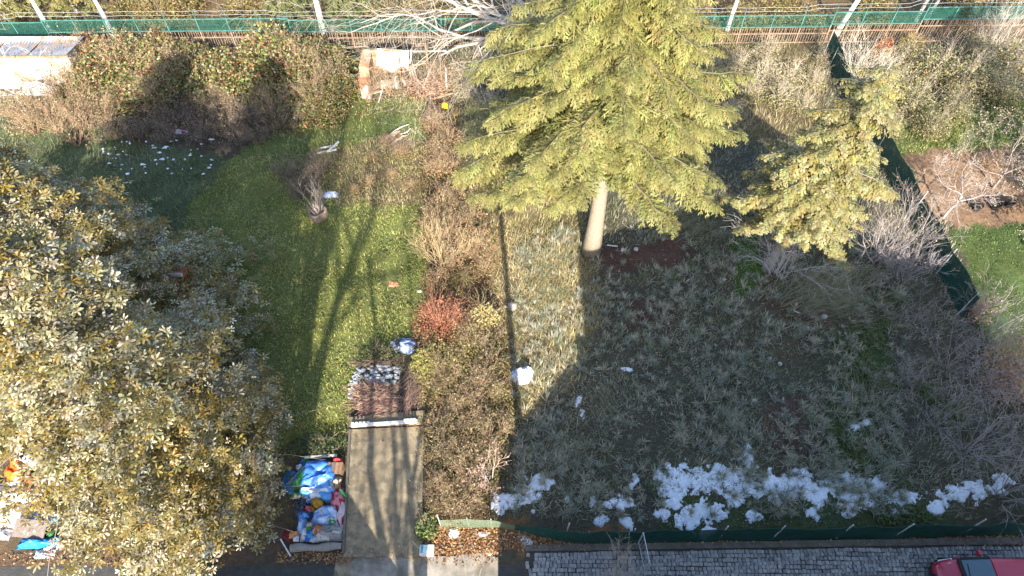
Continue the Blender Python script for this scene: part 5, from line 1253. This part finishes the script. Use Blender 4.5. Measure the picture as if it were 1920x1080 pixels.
for k, (px, py, s, lb) in enumerate(((1192, 469, .13, 'pale stone on the reddish soil right of the spruce trunk'), (1167, 470, .11, 'grey stone on the reddish soil near the spruce trunk'), (1545, 594, .16, 'flat pale stone near the combed straw'), (1514, 616, .10, 'small white stone on the bare patch below the combed straw'), (1523, 619, .12, 'light brown stone beside the small white one'), (1443, 671, .1, 'pale pebble in the dry tufts below the bare patch'), (1462, 682, .12, 'pale stone alone in the dry tufts'), (1337, 399, .13, 'white stone in dark grass under the spruce'), (1413, 751, .1, 'grey stone among the dry tufts above the brown patch'), (1358, 524, .1, 'pale stone by the mossy strip'), (948, 575, .09, 'pale stone by the boulder in the straw'), (786, 546, .1, 'whitish stone at the lawn border'))):
    c = G(px, py); q = B(); stone_mesh(q, c + [0, 0, s * .35], s, r, np.array((.55, .53, .50)) * r.uniform(.75, 1.1)); tag(q.build('stone', M['rough'], None, origin=c), lb, 'stone')

# ------------------------------------------------------------------ snow, grass, fallen leaves
SNOW = [(975, 930, 42, 22), (945, 948, 24, 10), (1008, 905, 20, 16), (930, 936, 8, 7), (878, 873, 7, 11), (920, 884, 6, 6), (1003, 962, 9, 4), (1125, 972, 14, 8), (1168, 977, 11, 12), (1108, 938, 7, 9), (1165, 940, 14, 10), (1140, 945, 12, 5), (1063, 937, 6, 7), (1187, 900, 5, 9), (1240, 893, 8, 10),
        (1270, 905, 30, 32), (1310, 905, 30, 26), (1350, 898, 32, 24), (1395, 905, 38, 28), (1440, 912, 34, 22), (1490, 912, 34, 24), (1520, 930, 28, 22), (1555, 918, 30, 14), (1590, 915, 42, 26), (1630, 925, 36, 28), (1670, 932, 40, 18), (1700, 935, 24, 16), (1400, 845, 6, 9), (1402, 868, 7, 14), (1265, 945, 22, 16), (1300, 965, 34, 22), (1340, 960, 22, 16), (1375, 935, 18, 22), (1415, 970, 14, 9), (1455, 940, 16, 8), (1520, 962, 12, 10), (1590, 955, 16, 10),
        (1610, 798, 16, 5), (1585, 812, 8, 4), (1760, 925, 14, 8), (1795, 925, 22, 14), (1830, 920, 18, 16), (1870, 915, 16, 17), (1760, 950, 18, 9), (1680, 957, 12, 6), (1085, 760, 5, 7), (1093, 780, 4, 5), (1130, 688, 7, 3), (1160, 680, 4, 5), (1172, 690, 5, 3), (1895, 907, 8, 6), (1500, 885, 12, 8), (1240, 965, 12, 9), (1335, 997, 10, 6), (1240, 925, 6, 9), (990, 1018, 16, 7), (1445, 905, 10, 20)]
def snow():
    res = .045
    xs = np.arange(-4, 21.0, res); ys = np.arange(6.9, 14.2, res)
    X, Y = np.meshgrid(xs, ys); px, py = proj(X, Y)
    jx = (fbm(X * 2.2, Y * 2.2, 61, 4) - .5) * 34; jy = (fbm(X * 2.2, Y * 2.2, 71, 4) - .5) * 26
    m = np.full(X.shape, -9.0)
    for (cx, cy, rx, ry) in SNOW:
        q = 1 - np.hypot((px + jx - cx) / (rx * 1.12 + 2), (py + jy - cy) / (ry * 1.08 + 2)); m = np.maximum(m, q)
    m = m + (fbm(X * 4.5, Y * 4.5, 81, 4) - .51) * 1.4 - .02 * (noise(X * 16, Y * 16, 5) - .5)
    on = m > .06
    hgt = zg(X, Y) + .022 + .06 * np.sqrt(np.clip(m, 0, 1)) + .03 * (fbm(X * 4, Y * 4, 91) - .5)
    hgt = np.where(m < .10, zg(X, Y) - .02, hgt)
    cell = on[:-1, :-1] | on[1:, :-1] | on[:-1, 1:] | on[1:, 1:]
    idx = np.arange(X.size).reshape(X.shape)
    Q = np.stack([idx[:-1, :-1], idx[:-1, 1:], idx[1:, 1:], idx[1:, :-1]], -1)[cell]
    used = np.unique(Q); rem = np.zeros(X.size, int); rem[used] = np.arange(len(used))
    V = np.stack([X, Y, hgt], -1).reshape(-1, 3)[used]
    b = B(); b.quad(V, rem[Q])
    tag(b.build('snow', M['snow'], smooth=True), 'melting bluish white snow patches in the shade by the street fence', 'snow', kind='stuff')
    b = B(); r = np.random.default_rng(5)
    for k in range(60):
        px_, py_ = r.uniform(190, 400), r.uniform(262, 330)
        c = G(px_, py_); a = np.linspace(0, 2 * math.pi, 7, endpoint=False); R_ = r.uniform(.02, .085); st_ = r.uniform(.8, 2.2)
        V = np.vstack([[c + [0, 0, .12]], np.c_[c[0] + np.cos(a) * R_ * st_ * r.uniform(.6, 1.3, 7), c[1] + np.sin(a) * R_ * r.uniform(.6, 1.3, 7), np.full(7, c[2] + .05)]])
        b.add(V, [[0, i + 1, (i + 1) % 7 + 1] for i in range(7)])
    tag(b.build('snow', M['snow'], smooth=True), 'small scattered snow flecks in the shaded grass beside the hollow', 'snow', kind='stuff')
snow()

def grass():
    r = np.random.default_rng(9)
    N = 560000
    X = r.uniform(-33, 33, N); Y = 7.6 + 32.5 * r.random(N) ** .95
    px, py = proj(X, Y)
    keep = (px > -60) & (px < 1980)
    X, Y = X[keep], Y[keep]
    z = zones(X, Y)
    dens = np.array([q[3][3] for q in ZONES])[z] / 1.3
    clump = fbm(X * 1.6, Y * 1.6, 15, 3)
    keep = r.random(len(X)) < dens * np.clip(.15 + 1.9 * (clump - .28), .08, 1.3)
    keep &= ~((X > dl0[0] - .1) & (X < dr0[0] + .15) & (Y < dl1[1] + .6)) & ~((Y < 7.9) & (X > -.3)) & ~((X > 17) & (Y < 8.2))
    X, Y, z = X[keep], Y[keep], z[keep]; n = len(X)
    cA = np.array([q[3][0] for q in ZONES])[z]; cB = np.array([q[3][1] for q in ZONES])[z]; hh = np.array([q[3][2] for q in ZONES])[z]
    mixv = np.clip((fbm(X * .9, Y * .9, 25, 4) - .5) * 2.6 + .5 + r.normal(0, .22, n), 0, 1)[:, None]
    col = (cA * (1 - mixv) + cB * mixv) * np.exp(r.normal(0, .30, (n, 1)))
    pale = r.random(n) < .07; col[pale] = col[pale] * .4 + np.array([.25, .22, .14])
    col = np.clip(col, .01, .6)
    az = r.uniform(0, 6.28, n) * .75 + (fbm(X * .45, Y * .45, 35, 2) * 9)
    L = hh * r.uniform(.6, 1.7, n); ln = r.uniform(.25, 1.1, n)
    w = r.uniform(.010, .022, n) + .01 * (hh < .13)
    d = np.stack([np.cos(az), np.sin(az), np.zeros(n)], -1); sd_ = np.stack([-np.sin(az), np.cos(az), np.zeros(n)], -1)
    base = np.stack([X, Y, zg(X, Y) - .01], -1)
    tipp = base + d * (L * np.sin(ln))[:, None]; tipp[:, 2] += L * np.cos(ln) * .9
    V = np.stack([base - sd_ * w[:, None], base + sd_ * w[:, None], tipp], 1).reshape(-1, 3)
    T = np.arange(3 * n).reshape(-1, 3)
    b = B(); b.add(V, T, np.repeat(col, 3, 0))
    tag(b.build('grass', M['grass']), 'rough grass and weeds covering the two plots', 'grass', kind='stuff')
    # dry radiating tufts of the shaded yard
    tc = []
    while len(tc) < 2300:
        px_, py_ = r.uniform(960, 1700), r.uniform(430, 1000)
        p = at(px_, py_)
        f = fbm(p[0] * .7, p[1] * .7, 45)
        if r.random() < (f - .25) * 2 and p[1] > 8.0: tc.append((p[0], p[1]))
    tc = np.array(tc); k = 22; P = np.repeat(tc, k, 0); n = len(P)
    tone = np.repeat(np.array([(.32, .31, .22), (.40, .37, .28), (.23, .25, .15), (.30, .31, .25), (.44, .39, .28)])[r.integers(5, size=len(tc))], k, 0)
    az = r.uniform(0, 6.28, n); ln = r.uniform(.35, 1.35, n); L = np.repeat(r.uniform(.14, .55, len(tc)), k) * r.uniform(.6, 1.2, n); w = r.uniform(.008, .018, n)
    # combed stretches: long straw laid one way
    for (px0, py0, px1, py1, m, a0, L0) in ((1470, 515, 1640, 595, 3200, .15, .75), (1180, 390, 1400, 455, 1500, .1, .5), (1090, 700, 1180, 800, 420, 2.4, .5), (1290, 800, 1420, 870, 450, .9, .5), (1000, 820, 1110, 880, 350, .7, .5), (1570, 680, 1640, 780, 300, 1.6, .5), (985, 470, 1090, 560, 600, .3, .5)):
        pts = np.array([at((px0 + px1) / 2 + r.normal(0, .30) * (px1 - px0), (py0 + py1) / 2 + r.normal(0, .30) * (py1 - py0))[:2] for _ in range(m)])
        cl_ = fbm(pts[:, 0] * 1.5, pts[:, 1] * 1.5, 47, 3); pts = pts[(r.random(m) < (cl_ - .3) * 3)]; m = len(pts)
        P = np.vstack([P, pts]); n2 = m
        az = np.r_[az, a0 + r.normal(0, .25, m) + (pts[:, 1] - pts[:, 1].mean()) * .25]; ln = np.r_[ln, r.uniform(.9, 1.4, m)]; L = np.r_[L, L0 * r.uniform(.6, 1.2, m)]; w = np.r_[w, r.uniform(.006, .012, m)]
        tone = np.vstack([tone, np.array([(.30, .27, .17), (.36, .31, .21), (.17, .18, .09), (.22, .21, .13)])[r.integers(4, size=m)]])
    n = len(P)
    d = np.stack([np.cos(az), np.sin(az), np.zeros(n)], -1); sd_ = np.stack([-np.sin(az), np.cos(az), np.zeros(n)], -1)
    base = np.c_[P, zg(P[:, 0], P[:, 1])]
    m1 = base + d * (L * .5 * np.sin(ln * .6))[:, None]; m1[:, 2] += L * .5 * np.cos(ln * .6)
    t1 = m1 + d * (L * .5 * np.sin(ln * 1.1))[:, None]; t1[:, 2] += L * .5 * np.cos(ln * 1.1)
    t1[:, 2] = np.maximum(t1[:, 2], base[:, 2] + .03)
    V = np.stack([base - sd_ * w[:, None], base + sd_ * w[:, None], m1 + sd_ * w[:, None] * .7, m1 - sd_ * w[:, None] * .7, t1], 1).reshape(-1, 3)
    i = (np.arange(n) * 5)[:, None]
    T = np.concatenate([i + [[0, 1, 2]], i + [[0, 2, 3]], i + [[3, 2, 4]]])
    c = np.repeat(tone * (1 + r.normal(0, .15, (n, 1))), 5, 0)
    b = B(); b.add(V, T, np.clip(c, .02, .6))
    tag(b.build('dry_grass_tufts', M['grass']), 'pale dry grass tufts and combed straw across the shaded yard', 'grass', kind='stuff')
grass()

def leaves_on_ground():
    r = np.random.default_rng(14); P = []; Cc = []
    BR = [(.34, .17, .07), (.26, .13, .06), (.42, .24, .11), (.20, .11, .06), (.46, .32, .18)]
    for (x0, y0, x1, y1, n, cols) in ((800, 988, 940, 1040, 2600, BR), (940, 1000, 1110, 1030, 1500, BR), (1100, 1016, 1920, 1022, 900, BR), (1640, 1004, 1920, 1012, 500, BR), (520, 1038, 660, 1056, 420, BR), (0, 1036, 420, 1062, 380, BR),
                                    (790, 200, 960, 980, 2600, BR), (480, 400, 800, 840, 450, BR), (640, 160, 880, 220, 900, BR), (960, 430, 1110, 780, 500, BR), (1110, 440, 1700, 900, 500, BR), (100, 90, 660, 260, 900, BR), (790, 1036, 935, 1060, 160, BR), (655, 1020, 790, 1050, 90, BR), (1690, 290, 1920, 420, 120, BR), (-40, -20, 1960, 60, 2500, BR)):
        px = r.uniform(x0, x1, n); py = r.uniform(y0, y1, n)
        pts = np.array([at(a, b_) for a, b_ in zip(px, py)]); pts[:, 2] = zg(pts[:, 0], pts[:, 1]) + r.uniform(.03, .10, n)
        P.append(pts)
    P = np.concatenate(P); b = B()
    scatter_leaves(b, P, .09, BR, r, flat=1.4, tm=LEAF)
    tag(b.build('fallen_leaves', M['leaf']), 'brown fallen leaves strewn over ground, pavement edge and fence foot', 'leaves', kind='stuff')
leaves_on_ground()

def lawn_weeds():
    """clover and broad-leaved weeds in clumps all over the lawn and the rough ground"""
    r = np.random.default_rng(19); b = B()
    for (poly, n, cols, sz, hh) in ((ZONES[4][1], 17000, [(.13, .18, .03), (.20, .24, .05), (.28, .28, .08), (.09, .13, .03), (.30, .26, .12)], .075, .16),
                                (ZONES[3][1], 5000, [(.09, .13, .05), (.15, .17, .08), (.07, .10, .04)], .075, .2),
                                ([(1110, 480), (1680, 480), (1680, 990), (960, 990), (960, 790), (1080, 720)], 9000, [(.10, .13, .06), (.16, .15, .08), (.20, .15, .10), (.12, .09, .06), (.24, .22, .15)], .07, .12),
                                ([(940, 420), (1110, 430), (1100, 620), (1010, 790), (960, 790)], 3000, [(.22, .24, .08), (.36, .28, .16), (.28, .18, .10), (.42, .36, .22)], .07, .15),
                                (ZONES[6][1], 3500, [(.24, .24, .07), (.34, .28, .15), (.28, .18, .1)], .07, .2)):
        poly = np.array(poly); lo, hi = poly.min(0), poly.max(0)
        px = r.uniform(lo[0], hi[0], n * 3); py = r.uniform(lo[1], hi[1], n * 3)
        k = inpoly(px, py, poly); px, py = px[k], py[k]
        P = np.array([at(x, y) for x, y in zip(px, py)])
        cl = fbm(P[:, 0] * 2.2, P[:, 1] * 2.2, 66, 3); k = r.random(len(P)) < np.clip((cl - .38) * 4.5, .04, 1); P, cl = P[k][:n], cl[k][:n]
        k = ~((P[:, 0] > dl0[0] - .1) & (P[:, 0] < dr0[0] + .15) & (P[:, 1] < dl1[1] + .6)); P, cl = P[k], cl[k]
        P[:, 2] = zg(P[:, 0], P[:, 1]) + .03 + hh * r.random(len(P)) * np.clip((cl - .35) * 3, .1, 1)
        scatter_leaves(b, P, sz, cols, r, flat=.8, tm=LEAF, var=.25)
    tag(b.build('weeds', M['leaf']), 'clover and broad-leaved weeds in clumps over lawn and yard', 'weeds', kind='stuff')
lawn_weeds()

# ------------------------------------------------------------------ parked car
def car():
    X0, Yc = 14.35, 5.55                      # nose, centre line; the car points to -X
    t = thing('parked_car', 'crimson small car parked on the cobbled strip, nose towards the drive', 'car', (X0 + 1.9, Yc, 0))
    hw = .84
    # lower body: stations along the length (x, half width, bottom, belt height)
    S = [(0.0, .50, .30, .52), (.06, .66, .24, .62), (.22, .77, .20, .74), (.55, .82, .20, .86), (.95, hw, .20, .95), (1.5, hw, .20, .97), (2.4, hw, .20, .98), (3.2, hw, .20, 1.0), (3.55, .80, .22, .98), (3.72, .70, .28, .90)]
    V = []; n = 0; ring = 10
    for x, w, z0, z1 in S:
        pr_ = [(-w * .92, z0), (-w, z0 + .12), (-w, z1 - .2), (-w * .95, z1 - .05), (-w * .82, z1 + .02), (w * .82, z1 + .02), (w * .95, z1 - .05), (w, z1 - .2), (w, z0 + .12), (w * .92, z0)]
        V += [[X0 + x, Yc + y, z] for y, z in pr_]
    Q = [[i * ring + j, i * ring + (j + 1) % ring, (i + 1) * ring + (j + 1) % ring, (i + 1) * ring + j] for i in range(len(S) - 1) for j in range(ring)]
    b = B(); b.quad(V, Q)
    e = (len(S) - 1) * ring; b.add(np.array(V)[:ring], [[0, j + 1, j] for j in range(1, ring - 1)]); b.add(np.array(V)[e:], [[0, j, j + 1] for j in range(1, ring - 1)])
    b.build('body', M['carpaint'], t, True)
    zb, zr = .985, 1.44
    b = B(); b.quad([[X0 + 1.50, Yc - .62, zr], [X0 + 3.15, Yc - .60, zr - .03], [X0 + 3.15, Yc + .60, zr - .03], [X0 + 1.50, Yc + .62, zr],
                     [X0 + 1.52, Yc - .5, zr + .045], [X0 + 3.1, Yc - .48, zr + .02], [X0 + 3.1, Yc + .48, zr + .02], [X0 + 1.52, Yc + .5, zr + .045]],
                    [[4, 5, 6, 7], [0, 1, 5, 4], [1, 2, 6, 5], [2, 3, 7, 6], [3, 0, 4, 7]]); b.build('roof', M['carpaint'], t)
    b = B(); b.quad([[X0 + .78, Yc - .70, zb - .02], [X0 + .78, Yc + .70, zb - .02], [X0 + 1.49, Yc + .61, zr + .0], [X0 + 1.49, Yc - .61, zr + .0]], [[3, 2, 1, 0]]); ws = b.build('windscreen', M['glass'], t)
    b = B(); b.bar((X0 + .74, Yc - .74, zb), (X0 + .74, Yc + .74, zb), .12, .05); b.bar((X0 + .8, Yc + .74, zb - .02), (X0 + 1.5, Yc + .64, zr), .07); b.bar((X0 + .8, Yc - .74, zb - .02), (X0 + 1.5, Yc - .64, zr), .07); b.build('frame', M['rubber'], ws)
    for s in (-1, 1):
        b = B(); b.bar((X0 + .86, Yc + s * .1, zb + .07), (X0 + .92, Yc + s * .55, zb + .10), .02, .015); b.build('wiper', M['rubber'], ws)
        b = B(); b.quad([[X0 + .95, Yc + s * .775, zb - .0], [X0 + 3.5, Yc + s * .775, zb + .0], [X0 + 3.1, Yc + s * .625, zr - .02], [X0 + 1.55, Yc + s * .635, zr - .01]], [[0, 1, 2, 3]]); b.build('side_window', M['glass'], t)
        b = B(); b.box((X0 + 1.52, Yc + s * .93, .98), (.13, .2, .14), taper=.75); mo = b.build('mirror', M['carpaint'], t)
        b = B(); b.quad([[X0 + .10, Yc + s * .56, .655], [X0 + .24, Yc + s * .79, .60], [X0 + .62, Yc + s * .80, .80], [X0 + .50, Yc + s * .62, .845]] if s < 0 else [[X0 + .50, Yc + s * .62, .848], [X0 + .62, Yc + s * .80, .80], [X0 + .24, Yc + s * .79, .60], [X0 + .10, Yc + s * .56, .655]], [[0, 1, 2, 3]])
        b.v[0][:, 2] += .03; b.build('headlight', M['lamp'], t)
        b = B(); b.bar((X0 + .30, Yc + s * .86, .56), (X0 + 3.5, Yc + s * .855, .60), .03, .09); b.build('side_moulding', M['rubber'], t)
        for wx in (.62, 3.02):
            a = np.linspace(0, 2 * math.pi, 20, endpoint=False); b = B()
            V = np.concatenate([np.c_[X0 + wx + np.cos(a) * R_, np.full(20, Yc + s * y_), .30 + np.sin(a) * R_] for R_, y_ in ((.19, .72), (.30, .70), (.30, .86), (.20, .87))])
            b.quad(V, [[i * 20 + j, i * 20 + (j + 1) % 20, (i + 1) * 20 + (j + 1) % 20, (i + 1) * 20 + j] for i in range(3) for j in range(20)])
            w_ = thing('wheel', None, None, (X0 + wx - t.location[0], Yc + s * .8 - t.location[1], .3)); w_.parent = t
            b.build('tyre', M['rubber'], w_)
            b = B(); b.add(np.vstack([[[X0 + wx, Yc + s * .85, .30]], np.c_[X0 + wx + np.cos(a) * .2, np.full(20, Yc + s * .855), .30 + np.sin(a) * .2]]), [[0, j + 1, (j + 1) % 20 + 1] for j in range(20)]); b.build('rim', M['galv'], w_)
    b = B()
    yy = np.linspace(-.72, .72, 9); px_ = X0 - .03 + .20 * (np.abs(yy) / .72) ** 3
    b.tube(np.c_[px_, Yc + yy, np.full(9, .42)], .075, 8); b.build('bumper', M['rubber'], t, True)
    b = B(); b.bar((X0 - .02, Yc - .34, .57), (X0 - .02, Yc + .34, .57), .05, .1); b.build('grille', M['rubber'], t)
car()
